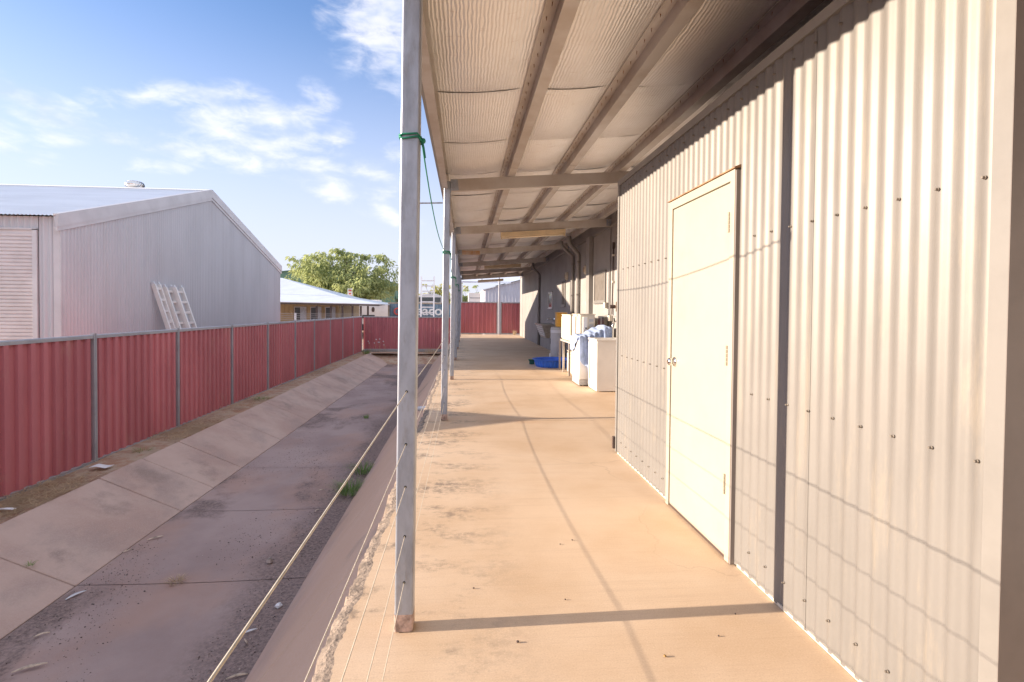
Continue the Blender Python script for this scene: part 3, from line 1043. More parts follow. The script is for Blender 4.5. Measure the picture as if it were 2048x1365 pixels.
cd = MB().tube([(WX - .03, 9.92, 2.52), (WX - .03, 9.92, 1.9), (WX - .032, 9.94, 1.5), (WX - .03, 9.96, 1.26)], .014, 8).build('conduit', DKBROWN, main)
MB().box(WX - .045, WX - .01, 9.895, 9.945, 2.50, 2.62).build('conduit_head', DKBROWN, cd)
for z in (2.36, 1.86, 1.40):
    MB().box(WX - .05, WX - .006, 9.885, 9.955, z, z + .035).build('saddle', OFFWHITE, cd)
MB().box(WX - .022, WX - .006, 10.16, 10.20, .02, 2.93).build('joint_flashing', TRIM, main)

# ------------------------------------------------------------------ lights hanging under the rafters
for n_, (y, xa) in enumerate(((10.30, .66), (18.08, .63), (26.06, .60))):
    lab = ['nearest cream fluorescent batten light under the second visible rafter', 'middle cream fluorescent batten light further along the verandah ceiling',
           'farthest batten light hanging on stand-offs under the last rafter'][n_]
    za, zc = zb(xa) - .142, zb(xa + 1.24) - .142
    t = thing('batten_light', lab, 'light fitting', (xa + .6, y, za - .1), 'batten lights under the verandah roof')
    dr = .012 if n_ < 2 else .06
    y0 = y - .16 if n_ == 0 else y - .10
    b = MB().hexa([(xa, y0, za - .085 - dr), (xa + 1.24, y0, zc - .085 - dr), (xa + 1.24, y0 + .075, zc - .085 - dr), (xa, y0 + .075, za - .085 - dr)],
                  [(xa, y0, za - dr), (xa + 1.24, y0, zc - dr), (xa + 1.24, y0 + .075, zc - dr), (xa, y0 + .075, za - dr)]).build('body', BEIGE, t, bevel=.006)
    MB().tube([(xa + .04, y0 + .037, za - .105 - dr), (xa + 1.20, y0 + .037, zc - .105 - dr)], .016, 10).build('tube', TUBEW, t, smooth=True)
    for s in (0, 1):
        xx, zz = (xa + .02, za) if s == 0 else (xa + 1.22, zc)
        MB().box(xx - .012, xx + .012, y0 + .015, y0 + .06, zz - .125 - dr, zz - .08 - dr).build('lamp_holder', BEIGE, t)
    for s in (.2, 1.04):
        MB().box(xa + s - .015, xa + s + .015, y0 + .02, y0 + .05, za + .06 * s - dr - .005, zb(xa + s) - .1405).build('hanger', GALV, t)

# ------------------------------------------------------------------ steel fences
def fence_bay(f, kind, p0, y_or_x0, y_or_x1, zbot, ztop, posts=True):
    """one bay of ribbed red sheets between two posts; kind 'Y' runs along Y at x=p0, 'X' along X at y=p0"""
    a, b = y_or_x0 + .028, y_or_x1 - .028
    zt, z0 = ztop - .012, zbot + .012
    if kind == 'Y':
        mb = MB().prism([(p0 - .022, zt - .055), (p0 + .022, zt - .055), (p0 + .022, zt - .012), (p0 + .012, zt), (p0 - .012, zt), (p0 - .022, zt - .012)], 1, a, b)
        mb.build('top_rail', POSTG, f)
        MB().prism([(p0 - .022, z0), (p0 + .022, z0), (p0 + .022, z0 + .018), (p0 + .012, z0 + .024), (p0 + .022, z0 + .032), (p0 + .022, z0 + .05), (p0 - .022, z0 + .05)], 1, a, b).build('bottom_rail', POSTG, f)
    else:
        MB().prism([(p0 - .022, zt - .055), (p0 + .022, zt - .055), (p0 + .022, zt - .012), (p0 + .012, zt), (p0 - .012, zt), (p0 - .022, zt - .012)], 0, a, b)
        mb = MB()
        mb.box(a, b, p0 - .022, p0 + .022, zt - .055, zt)
        mb.build('top_rail', POSTG, f)
        MB().box(a, b, p0 - .022, p0 + .022, z0, z0 + .05).build('bottom_rail', POSTG, f)
    n = 3 if b - a > 1.7 else (2 if b - a > 1.0 else 1)
    for k in range(n):
        s0 = a + (b - a) * k / n
        w = (b - a) / n
        pitch = w / max(1, round(w / .195))
        prof = [(s, d - .018 + .0012 * (k % 2)) for s, d in trap(w, pitch, .036, .34, .07)]
        if kind == 'Y':
            MB().sheet(prof, z0 + .04, zt - .04, (p0, s0, 0), (0, 1), (1, 0)).build('fence_sheet', RED, f)
        else:
            MB().sheet(prof, z0 + .04, zt - .04, (s0, p0, 0), (1, 0), (0, -1)).build('fence_sheet', RED, f)


def fence_post(f, x, y, z0, z1, material=None, w=.058):
    MB().prism([(x - w / 2, y - w / 2), (x + w / 2, y - w / 2), (x + w / 2, y - w / 6), (x + w / 2 - .007, y - w / 8), (x + w / 2 - .007, y + w / 8), (x + w / 2, y + w / 6), (x + w / 2, y + w / 2), (x - w / 2, y + w / 2)], 2, z0, z1).build('fence_post', material or POSTG, f)


FX = -5.25
fence = thing('boundary_fence', 'long red steel panel fence with grey posts beside the drain', 'fence', (FX, 12, GZ))
fy = [-6.4, -4.0, -1.65, .72, 3.1, 5.72, 8.09, 10.31, 12.6, 14.81, 17.13, 19.24, 21.46, 23.6, 25.77, 27.87]
for i in range(len(fy) - 1):
    fence_bay(fence, 'Y', FX, fy[i], fy[i + 1], GZ - .040, .945)
for y in fy:
    fence_post(fence, FX, y, GZ - .05, .951)
f2 = thing('back_fence', 'red steel fence across the far end of the drain', 'fence', (-2.8, 27.9, GZ))
fx = [FX + .06, -2.9, -.42]
for i in range(2):
    fence_bay(f2, 'X', 27.9, fx[i], fx[i + 1], GZ + .08, .945)
for x in fx[1:]:
    fence_post(f2, x, 27.9, GZ - .05, .951)
MB().box(FX + .05, -.4, 27.84, 27.94, GZ - .1, GZ + .085).build('plinth', mat('grey_plinth', (.33, .34, .34), .9), f2)
f3 = thing('end_fence', 'tall red steel fence closing the far end of the verandah', 'fence', (1.3, 28.72, 0))
fence_bay(f3, 'X', 28.72, -.33, 1.74, .01, 1.745)
fence_bay(f3, 'X', 28.72, 1.90, 3.3, .01, 1.735)
fence_post(f3, -.33, 28.72, -.3, 1.75)
fence_post(f3, 1.72, 28.72, 0, 1.75)
fence_post(f3, 1.92, 28.72, 0, 1.745)
gp = MB().prism([(1.815 + a, 28.70 + b) for a, b in rrect(.10, .10, .012)], 2, 0, 2.93)
one(gp, 'white_steel_post', PALEB, 'tall white square steel post standing between the two end fence panels', 'post')

# ------------------------------------------------------------------ wires and rope strung through the posts
wl = ['topmost of the five horizontal cables strung through the verandah posts', 'second highest cable strung through the verandah posts', 'middle cable of the five strung through the verandah posts',
      'second lowest cable strung through the verandah posts', 'lowest cable strung through the verandah posts, near the slab']
for zz, lab in zip((1.0, .783, .607, .402, .21), wl):
    pts = []
    for i in range(len(POST_Y) - 1):
        ya, yb = POST_Y[i], POST_Y[i + 1]
        for q in range(8):
            t = q / 8
            pts.append((PX + LEAN * zz, ya + (yb - ya) * t, zz - .012 * 4 * t * (1 - t)))
    pts.append((PX + LEAN * zz, POST_Y[-1], zz))
    one(MB().tube(pts, .0022 if zz == 1.0 else .0014, 6), 'cable', CABLE, lab, 'cable', 'cables strung through the posts', smooth=True)
rope = thing('green_rope', 'thin green rope tied round the verandah posts and sagging between them', 'rope', (PX, 2.26, 2.0))
rz = {2.258: 2.03, 6.5: 2.0, 10.22: 1.92, 14.1: 1.96, 18.0: 1.95}
ky_ = list(rz)
for i in range(len(ky_) - 1):
    ya, yb = ky_[i], ky_[i + 1]
    pts = []
    for q in range(17):
        t = q / 16
        pts.append((PX + .045 + .017 - .02 * math.sin(math.pi * t), ya + .0 + (yb - ya) * t, rz[ya] * (1 - t) + rz[yb] * t - (.13 if i == 0 else .10) * 4 * t * (1 - t)))
    MB().tube(pts, .0032, 6).build('rope_span', GREENROPE, rope, smooth=True)
for i, y in enumerate(ky_):
    mb = MB()
    for q in range(2 if i == 0 else 3):
        zz = rz[y] + .004 + .012 * q
        mb.tube([(PX + .017 + a * 1.13, y + b * 1.13, zz + .006 * math.sin(7 * a * 40 + q)) for a, b in rrect(.076, .076, .012, 2)] + [(PX + .060, y + .026, zz)], .0042, 6)
    mb.tube([(PX + .065, y - .01, rz[y]), (PX + .072, y - .03, rz[y] - .03), (PX + .079, y - .035, rz[y] - .075)], .0035, 6)
    mb.lathe([(0, -.012), (.010, -.008), (.012, 0), (.009, .009), (0, .012)], (PX + .067, y - .012, rz[y] + .0), 8)
    mb.build('knot', GREENROPE, rope, smooth=True)

# ------------------------------------------------------------------ neighbour's shed
HX, HY0, HY1, HE, HA = -8.2, 11.68, 24.65, 3.16, 5.06
HM = (HY0 + HY1) / 2
shed = thing('gabled_shed', "large mauve grey steel shed with pale roof and roller door beyond the fence", 'shed', (HX - 6, HM, GZ))


def gab(y):
    return HE + (HA - HE) * (1 - abs(y - HM) / (HM - HY0))


HL = -27.0
y = HY0 + .03
q = 0
while y < HY1 - .05:
    w = min(.8128, HY1 - .03 - y)
    pr = corr(w, .1016, .020, 8)
    pr = [(s, d + .001 * (q % 2)) for s, d in pr]
    MB().sheet(pr, GZ, lambda s, y=y: gab(y + s) - .1, (HX, y, 0), (0, 1), (1, 0)).build('wall_sheet', SHEDW, shed, smooth=True)
    y += w
    q += 1
x = HX - .05
while x > HL:
    w = .762 if x < -8.3 else x + 8.60
    door_span = x < -8.55 and x > -11.7
    MB().sheet(corr(w, .127, .016, 8), 2.86 if door_span else GZ, HE - .02, (x, HY0, 0), (-1, 0), (0, -1)).build('wall_sheet', SHEDW, shed, smooth=True)
    x -= w
MB().prism([(HY0 + .05, GZ), (HY1 - .05, GZ), (HY1 - .05, HE - .15), (HM, HA - .15), (HY0 + .05, HE - .15)], 0, HL, HX - .05).build('wall_core', SHEDW, shed)
# roller door with slats, jamb and head
rd = MB().box(-11.75, -8.70, HY0 - .004, HY0 + .03, GZ, 2.86).build('roller_door', ROLLER, shed)
z = GZ + .02
sl = MB().prism([(-.004, 0), (-.022, .012), (-.022, .058), (-.004, .070)], 0, -11.72, -8.71).mesh('slat', ROLLER)
while z < 2.80:
    put(sl, 'slat', (0, HY0, z), rd)
    z += .0745
MB().box(-8.71, -8.62, HY0 - .035, HY0 + .01, GZ, 2.88).build('door_jamb', SHEDT, shed)
MB().box(-11.85, -8.62, HY0 - .035, HY0 + .01, 2.862, 2.90).build('door_head', SHEDT, shed)
MB().box(HX - .0, HX + .016, HY0 - .016, HY0 + .10, GZ, HE - .05).build('corner_flashing', SHEDT, shed)
MB().box(HX - .12, HX - .001, HY0 - .016, HY0 - .012, GZ, HE - .05).build('corner_flashing', SHEDT, shed)
MB().box(HX + .0, HX + .014, HY1 - .06, HY1 + .01, GZ, HE - .05).build('corner_flashing', SHEDT, shed)
# roof: corrugated slopes, barge capping
for side, (ya, yb) in enumerate(((HY0 - .14, HM), (HY1 + .14, HM))):
    pr = corr(abs(HL - HX), .0762, .009, 4)
    slope = (HA - HE) / (HM - HY0)
    vs = []
    for s, d in pr:
        for yy in (ya, yb):
            vs.append((HX - s, yy, HA - abs(yy - HM) * slope + .03 + d))
    MB().add(vs, [(2 * i, 2 * i + 1, 2 * i + 3, 2 * i + 2) for i in range(len(pr) - 1)]).build('roof', ZINC, shed, smooth=True)
MB().prism([(HM - .16, HA - .005), (HM, HA + .052), (HM + .16, HA - .005), (HM + .16, HA + .008), (HM, HA + .066), (HM - .16, HA + .008)], 0, HL, HX).build('ridge_cap', ZINC, shed)
for s in (-1, 1):
    ye = HY0 - .12 if s < 0 else HY1 + .12
    zz = lambda yy: HA - abs(yy - HM) * (HA - HE) / (HM - HY0)
    for nm, xo, t0, t1 in (('barge_capping', .055, -.20, .06), ('barge_step', .036, -.29, -.202)):
        MB().hexa([(HX + .005, min(ye, HM), zz(min(ye, HM)) + t0), (HX + xo, min(ye, HM), zz(min(ye, HM)) + t0), (HX + xo, max(ye, HM), zz(max(ye, HM)) + t0), (HX + .005, max(ye, HM), zz(max(ye, HM)) + t0)],
                  [(HX - .05, min(ye, HM), zz(min(ye, HM)) + t1), (HX + xo, min(ye, HM), zz(min(ye, HM)) + t1), (HX + xo, max(ye, HM), zz(max(ye, HM)) + t1), (HX - .05, max(ye, HM), zz(max(ye, HM)) + t1)]).build(nm, SHEDT, shed)
# turbine vent on the ridge
vc = (-10.72, HM + .35, HA)
vent = MB().lathe([(.17, -.1), (.17, .10), (.20, .105)], vc, 24).build('roof_vent', ALU, shed, smooth=True)
for k in range(22):
    a0 = 2 * math.pi * k / 22
    pts = []
    for q in range(9):
        t = q / 8
        ph = -1.15 + 2.3 * t
        rr = .15 + .125 * math.cos(ph)
        an = a0 + .5 * t
        pts.append((vc[0] + rr * math.cos(an), vc[1] + rr * math.sin(an), vc[2] + .215 + .115 * math.sin(ph)))
    mb = MB()
    vs = []
    for q, p in enumerate(pts):
        t = q / 8
        an = a0 + .5 * t + .27
        rr = math.hypot(p[0] - vc[0], p[1] - vc[1]) - .012
        vs += [p, (vc[0] + rr * math.cos(an), vc[1] + rr * math.sin(an), p[2])]
    mb.add(vs, [(2 * i, 2 * i + 1, 2 * i + 3, 2 * i + 2) for i in range(8)])
    mb.build('blade', CHROME, vent, smooth=True)
MB().lathe([(0, .345), (.12, .34), (.21, .318), (.20, .31), (0, .31)], vc, 24).build('vent_cap', ALU, vent, smooth=True)

# ladders leaning on the shed gable
lad = [(14.85, 15.08, 1.92, 'leftmost of three white aluminium ladders leaning on the shed wall'), (15.20, 15.50, 1.86, 'middle of three white aluminium ladders leaning on the shed wall'),
       (15.50, 15.86, 1.86, 'rightmost of three white aluminium ladders leaning on the shed wall')]
for i, (ya, yb, zt, lab) in enumerate(lad):
    xt, xb = HX + .06 + .09 * i, HX + .88 + .1 * i
    t = thing('leaning_ladder', lab, 'ladder', (xb, (ya + yb) / 2, GZ), 'ladders leaning on the shed')
    for yy in (ya, yb):
        MB().bar((xb, yy + .10, GZ + .01), (xt, yy, zt), .062, .10, (1, 0, 0)).build('rail', WHITE, t)
        MB().bar((xt + .005, yy - .002, zt - .02), (xt - .03, yy - .008, zt + .06), .05, .08, (1, 0, 0)).build('end_cap', PVC, t)
    k = .12
    while k < 1.0:
        p = Vector((xb, 0, GZ)).lerp(Vector((xt, 0, zt)), k)
        o = .10 * (1 - k)
        MB().bar((p.x, ya + o + .02, p.z), (p.x, yb + o - .02, p.z), .075, .06).build('rung', WHITE, t)
        k += .105

# white canopy trailer whose nose just shows at the left edge
tr = thing('canopy_trailer', 'white gabled canopy just showing above the fence at the left edge', 'trailer', (-7.3, 6.4, GZ))
MB().prism([(5.72, -.3), (7.08, -.3), (7.08, 1.20), (6.4, 1.53), (5.72, 1.20)], 0, -8.6, -6.07).build('canopy', WHITE, tr, bevel=.02)
MB().prism([(5.64, 1.16), (6.4, 1.532), (7.16, 1.16), (7.16, 1.19), (6.4, 1.56), (5.64, 1.19)], 0, -8.66, -6.03).build('canopy_roof', WHITE, tr)
MB().box(-8.6, -6.1, 5.8, 7.0, -.42, -.305).build('chassis', DKBROWN, tr)
for yy in (5.74, 7.06):
    w = MB().lathe([(.0, -.08), (.18, -.08), (.28, -.09), (.31, -.05), (.31, .05), (.28, .09), (.18, .08), (0, .08)], (-7.4, yy, GZ + .32), 24, 1).build('wheel', BLACK, tr, smooth=True)

# ------------------------------------------------------------------ things along the building
# laundry tub cabinet nearest the storeroom
cx0, cx1, cy0, cy1, ch = 2.15, 2.72, 8.60, 9.17, .865
tub = thing('laundry_cabinet', 'white laundry tub cabinet nearest the storeroom corner, with two hose holes', 'cabinet', ((cx0 + cx1) / 2, (cy0 + cy1) / 2, 0))
MB().box(cx0, cx1, cy0, cy1, .012, ch - .03).build('body', WHITE, tub, bevel=.006)
MB().box(cx0 - .012, cx0 - .002, cy0 + .015, cy1 - .015, .06, ch - .06).build('cabinet_door', WHITE, tub, bevel=.004)
MB().box(cx0 - .0165, cx0 - .0125, cy1 - .16, cy1 - .115, .17, .62).build('handle_slot', BRASS, tub)
tp = MB()
tp.box(cx0 - .015, cx0 + .06, cy0 - .012, cy1 + .01, ch - .03, ch).box(cx1 - .06, cx1 + .01, cy0 - .012, cy1 + .01, ch - .03, ch)
tp.box(cx0 + .06, cx1 - .06, cy0 - .012, cy0 + .05, ch - .03, ch).box(cx0 + .06, cx1 - .06, cy1 - .05, cy1 + .01, ch - .03, ch)
tp.build('rim', WHITE, tub, bevel=.004)
MB().box(cx0 + .06, cx1 - .06, cy0 + .05, cy1 - .05, ch - .29, ch - .27).build('basin', STAINLESS, tub)
MB().lathe([(.026, -.006), (.022, -.008), (0, -.008)], (cx0 + .50, cy0, .46), 20, 1).build('hose_plug', GREYP, tub)
MB().lathe([(.026, -.004), (.022, -.002), (0, -.002)], (cx0 + .50, cy0, .385), 20, 1).build('hose_hole', HOLE, tub)
mb = MB()
pts = [(2.66, 8.95, ch)] + [(2.66, 8.95, ch + .12)] + [(2.58 + .08 * math.cos(a), 8.95, ch + .2 + .09 * math.sin(a)) for a in [R(q) for q in range(0, 181, 20)]] + [(2.50, 8.95, ch + .17)]
mb.tube(pts, .012, 8)
mb.build('tap', CHROME, tub, smooth=True)
MB().lathe([(.03, 0), (.03, .03), (.014, .05), (0, .05)], (2.66, 8.85, ch), 12).build('tap_handle', BLACK, tub)

# washing machine
wx0, wx1, wy0, wy1, wh = 2.0, 2.60, 9.28, 9.90, .86
wm = thing('washing_machine', 'white top loading washing machine under a blue towel', 'washing machine', ((wx0 + wx1) / 2, (wy0 + wy1) / 2, 0))
MB().box(wx0, wx1, wy0, wy1, .115, wh).build('body', WHITE, wm, bevel=.012)
MB().box(wx0 + .008, wx1 - .008, wy0 + .008, wy1 - .008, .02, .113).build('plinth', GREYP, wm)
MB().prism([(wx1 - .13, wh + .001), (wx1, wh + .001), (wx1, wh + .16), (wx1 - .06, wh + .16)], 1, wy0 + .01, wy1 - .01).build('control_panel', WHITE, wm)
MB().box(wx0 + .05, wx1 - .16, wy0 + .06, wy1 - .06, wh + .001, wh + .014).build('lid', GREYP, wm, bevel=.004)
for xx in (wx0 + .05, wx1 - .05):
    for yy in (wy0 + .05, wy1 - .05):
        MB().lathe([(.022, .0), (.022, .019), (0, .019)], (xx, yy, .001), 10).build('foot', BLACK, wm)
MB().tube([(2.58, 9.6, .9), (2.68, 9.58, 1.02), (2.72, 9.6, 1.14), (2.74, 9.7, 1.19)], .016, 8).build('hose', BLACK, wm, smooth=True)


def towel(a, b):
    # a: along X from the front hem to the back, b: along Y from the far side to the near hem
    x = 1.985 + .60 * a
    y_top0, y_top1 = 9.93, 9.262
    s = b * 1.42
    ridge = .875 + .02 + .22 * max(0, (a - .25) / .75) ** 1.2 * (1 - .35 * max(0, a - .85) / .15)
    top_len = y_top0 - y_top1
    drop_len = .30 + .38 * (1 - abs(a - .42) / .58) ** 1.0 + .10 * math.sin(a * 17) * .3
    if b < .5:
        y = y_top0 - top_len * (b / .5)
        z = ridge + .012 * math.sin(9 * b + 13 * a) + .008 * math.sin(31 * a + 5 * b)
        if a < .08:
            z -= .35 * (.08 - a) * 3
    else:
        t = (b - .5) / .5
        fold = .022 * math.sin(a * 24 + 1.2) * min(1, t * 2.5) + .012 * math.sin(a * 43)
        y = y_top1 - .016 - fold * .9 - .02 * t
        z = ridge - .01 - drop_len * t
        x += .03 * math.sin(a * 12) * t
    return (x, y, z)


tw = MB().grid(44, 30, towel)
tw.grid(10, 26, lambda a, b: (1.985 - .012 - .012 * math.sin(b * 21) * a, 9.93 - .66 * b, .878 - .012 - (.16 + .12 * math.sin(b * 4 + .6)) * a))
one(tw, 'towel', TOWEL, 'pale blue towel draped over the top loading washing machine', 'towel', smooth=True, solid=.006)

# steel stand carrying two air conditioner units
st = thing('steel_stand', 'bare grey steel stand carrying white air conditioner units', 'stand', (2.4, 11.0, 0))
for (xx, yy) in ((2.13, 11.93), (2.13, 11.45), (2.12, 10.76), (2.65, 10.0), (2.65, 11.93), (2.12, 9.99)):
    MB().box(xx - .02, xx + .02, yy - .02, yy + .02, 0.003, .66).build('leg', GALV_OLD, st)
for xx in (2.13, 2.65):
    MB().box(xx - .02, xx + .02, 9.97, 11.95, .661, .70).build('side_rail', GALV_OLD, st)
for yy in (9.99, 10.76, 11.45, 11.93):
    MB().box(2.151, 2.629, yy - .02, yy + .02, .661, .70).build('cross_rail', GALV_OLD, st)


def aircon(y0, y1, x0, x1, z0, h, lab, panel):
    t = thing('air_conditioner_unit', lab, 'air conditioner', ((x0 + x1) / 2, (y0 + y1) / 2, z0), 'old air conditioner units')
    MB().box(x0, x1, y0, y1, z0, z0 + h - .012).build('casing', OFFWHITE, t, bevel=.012)
    MB().box(x0 - .012, x1 + .012, y0 - .012, y1 + .012, z0 + h - .012, z0 + h).build('lid', OFFWHITE, t, bevel=.004)
    # rounded front with moulded ribs
    for k in range(3):
        ya = y0 + .04 + k * (y1 - y0 - .08) / 3
        yb = ya + (y1 - y0 - .08) / 3 - .035
        MB().prism([(x0 - .003, ya), (x0 - .03, ya + .03), (x0 - .03, yb - .03), (x0 - .003, yb)], 2, z0 + .035, z0 + h - .05).build('front_panel', OFFWHITE, t)
    if panel:
        pz = MB().box(x0 + .05, x0 + .14, y0 - .03, y0 - .003, z0 + .12, z0 + h - .05).build('service_cover', WHITE, t, bevel=.01)
        MB().box(x0 + .10, x0 + .125, y0 - .033, y0 - .0305, z0 + .28, z0 + .31).build('cover_mark', BLACK, pz)
        MB().box(x0 + .17, x1 - .02, y0 - .006, y0 - .002, z0 + .06, z0 + h - .06).build('side_plate', OFFWHITE, t)
        for q in range(4):
            MB().box(x0 + .18, x1 - .03, y0 - .009, y0 - .0063, z0 + .12 + q * .1, z0 + .17 + q * .1).build('louvre', GREYP, t)
    return t


aircon(10.02, 10.72, 2.17, 2.46, .702, .565, 'white air conditioner unit on the stand nearest the towel, service side showing', True)
aircon(10.86, 11.80, 2.15, 2.46, .702, .545, 'white air conditioner unit on the far end of the steel stand', False)
aircon(10.86, 11.36, 2.20, 2.52, .02, .46, 'white air conditioner unit standing on the slab under the steel stand', False)

# grey tank and the yellow drum on it
tk = thing('grey_tank', 'pale grey upright cylinder standing behind the blue tub', 'tank', (2.36, 13.42, 0))
MB().lathe([(0, .02), (.19, .02), (.2, .05), (.2, .87), (.19, .905), (.0, .91)], (2.36, 13.42, 0), 32).build('shell', GREYP, tk, smooth=True)
MB().lathe([(.202, .835), (.2025, .80), (.202, .765)], (2.36, 13.42, 0), 32).build('label_band', PVC, tk, smooth=True)
MB().tube([(2.13, 13.3, .25), (2.12, 13.25, .1), (2.12, 13.25, .004)], .02, 8).build('drain_pipe', PVC, tk)
yd = thing('yellow_drum', 'orange yellow plastic drum standing on the grey cylinder', 'drum', (2.42, 13.42, .914))
MB().prism([(2.42 + a, 13.42 + b) for a, b in rrect(.27, .27, .05)], 2, .914, 1.245).build('body', YELLOW, yd, smooth=False, bevel=.015)
MB().prism([(2.42 + a, 13.42 + b) for a, b in rrect(.285, .285, .05)], 2, 1.247, 1.275).build('rim', YELLOW, yd, bevel=.006)

# blue tub with fluted sides
pc = (2.10, 12.60, .004)
pool = thing('blue_tub', 'round blue plastic tub with fluted sides standing on the slab', 'tub', pc)
fl = lambda k, z: 1 + (.012 * (1 if (k // 2) % 2 else -1) if .02 < z < .15 else 0)
MB().lathe([(0, 0), (.41, 0), (.425, .025), (.46, .145), (.465, .16), (.50, .165), (.512, .172), (.50, .18), (.462, .178), (.45, .15), (.41, .03), (0, .02)], pc, 144, 2, fl).build('shell', BLUE, pool)
one(MB().box(1.56, 1.72, 12.99, 13.12, .09, .125).box(1.58, 1.70, 13.01, 13.10, .004, .09), 'green_basin', mat('green_plastic', (.02, .12, .09), .5), 'small dark green basin beside the blue tub', 'basin', bevel=.01)

# stainless trough
sk = thing('wash_trough', 'stainless steel wash trough on the dark wall with black waste pipe', 'sink', (2.5, 15.9, .5))
T, B_ = [(2.20, 15.2, .90), (2.76, 15.2, .90), (2.76, 16.7, .90), (2.20, 16.7, .90)], [(2.34, 15.36, .52), (2.74, 15.36, .52), (2.74, 16.54, .52), (2.34, 16.54, .52)]
mb = MB().add(B_ + T, [(0, 3, 2, 1), (0, 1, 5, 4), (1, 2, 6, 5), (2, 3, 7, 6), (3, 0, 4, 7)])
mb.build('basin', STAINLESS, sk, solid=.004)
for k in range(5):  # bright raised strips imitating the striped reflection on the trough front
    z = .57 + k * .065
    f = (z - .52) / .38
    MB().prism([(2.34 - .14 * f - .002, z), (2.34 - .14 * f - .018, z + .006), (2.34 - .14 * (f + .08) - .018, z + .028), (2.34 - .14 * (f + .09) - .002, z + .034)], 1, 15.4 - .1 * f, 16.5 + .1 * f).build('reflection_strip', ALU, sk)
rm = MB()
rm.box(2.17, 2.21, 15.17, 16.73, .895, .915).box(2.73, 2.785, 15.17, 16.73, .895, .94).box(2.21, 2.73, 15.17, 15.21, .895, .915).box(2.21, 2.73, 16.69, 16.73, .895, .915)
rm.build('rim', STAINLESS, sk)
MB().tube([(2.52, 15.6, .515), (2.52, 15.6, .36), (2.54, 15.6, .31), (2.60, 15.6, .30), (2.65, 15.6, .33), (2.66, 15.6, .42), (2.70, 15.6, .45), (2.785, 15.6, .45)], .03, 10).build('waste_pipe', BLACK, sk, smooth=True)
MB().tube([(2.78, 15.9, 1.02), (2.66, 15.9, 1.04), (2.60, 15.9, 1.05), (2.52, 15.9, 1.09), (2.46, 15.9, 1.07), (2.44, 15.9, 1.02)], .014, 8).build('tap', CHROME, sk, smooth=True)
MB().lathe([(.035, 0), (.03, .03), (0, .035)], (2.68, 15.9, 1.055), 10).build('tap_handle', CHROME, sk)

# ------------------------------------------------------------------ beyond the fences
def quadroof(mb, a, b, c, d, t=.05):
    n = (Vector(b) - Vector(a)).cross(Vector(d) - Vector(a)).normalized() * t
    mb.hexa([Vector(p) - n for p in (a, b, c, d)], [a, b, c, d])


# tan house with pale roof
hs = thing('tan_house', 'low tan house with pale roof and dark verandah posts behind the fence corner', 'house', (-14, 45, GZ))
ys_, hz = 38.5, 1.9
MB().box(-24.5, -9.62, 42.0, 50, GZ, 2.05).build('wall', HOUSEW, hs)
pl = MB().box(0, .30, -.02, 0, 0, 2.85).mesh('cladding_board', HOUSEW)
x = -18.4
while x < -9.95:
    put(pl, 'cladding_board', (x, 41.985, GZ), hs)
    x += .32
mb = MB()
quadroof(mb, (-24, 39.0, 1.90), (-6.05, 39.0, 1.66), (-9.55, 42.0, 2.24), (-24, 42.0, 2.62), .05)
mb.build('verandah_roof', HOUSER, hs)
mb = MB()
quadroof(mb, (-24, 42.0, 2.64), (-9.55, 42.0, 2.26), (-15.3, 46.5, 3.82), (-24, 46.5, 4.2), .05)
mb.build('roof', HOUSER, hs)
mb = MB()
quadroof(mb, (-6.05, 39.0, 1.66), (-6.05, 53, 1.66), (-9.55, 50, 2.26), (-9.55, 42.0, 2.24), .05)
quadroof(mb, (-9.55, 42.0, 2.26), (-9.55, 50, 2.26), (-15.3, 46.6, 3.82), (-15.3, 46.5, 3.82), .05)
mb.build('end_roof', HOUSER, hs)
MB().hexa([(-24, 39.02, 1.70), (-6.1, 39.02, 1.51), (-6.1, 39.08, 1.51), (-24, 39.08, 1.70)], [(-24, 39.02, 1.84), (-6.1, 39.02, 1.61), (-6.1, 39.08, 1.61), (-24, 39.08, 1.84)]).build('fascia_beam', DKBROWN, hs)
for k, x in enumerate((-10.5, -9.52, -8.71, -8.01, -7.43, -6.93)):
    MB().box(x - .06, x + .06, 39.1, 39.22, GZ, 1.50).build('verandah_post', DKBROWN, hs)
for k in range(12):
    MB().box(-9.5 + k * .28, -9.43 + k * .28, 39.09, 41.9, 1.56, 1.64).build('roof_batten', DKBROWN, hs)
for x0, x1 in ((-12.9, -12.0), (-11.7, -10.9), (-10.6, -9.85)):
    w = MB().box(x0, x1, 41.90, 41.96, .1, 1.42).build('window', PALEB, hs)
    MB().box(x0 + .05, (x0 + x1) / 2, 41.88, 41.898, .14, 1.36).build('pane', GLASSD, w)
    MB().box((x0 + x1) / 2 + .03, x1 - .05, 41.88, 41.898, .14, 1.36).build('pane', MATS['galvanised_steel'], w)

# mesh fence glimpsed behind the steel fence
wf = thing('wire_mesh_fence', 'thin wire mesh fence glimpsed in front of the tan house', 'fence', (-9.5, 33, GZ))
MB().box(-10.15, -10.05, 33, 33.08, GZ, 1.02).build('fence_post', PVC, wf)
for k in range(4):
    MB().tube([(-14, 33, .62 + .12 * k), (-6.2, 33, .62 + .12 * k)], .008, 5).build('wire', POSTG, wf)

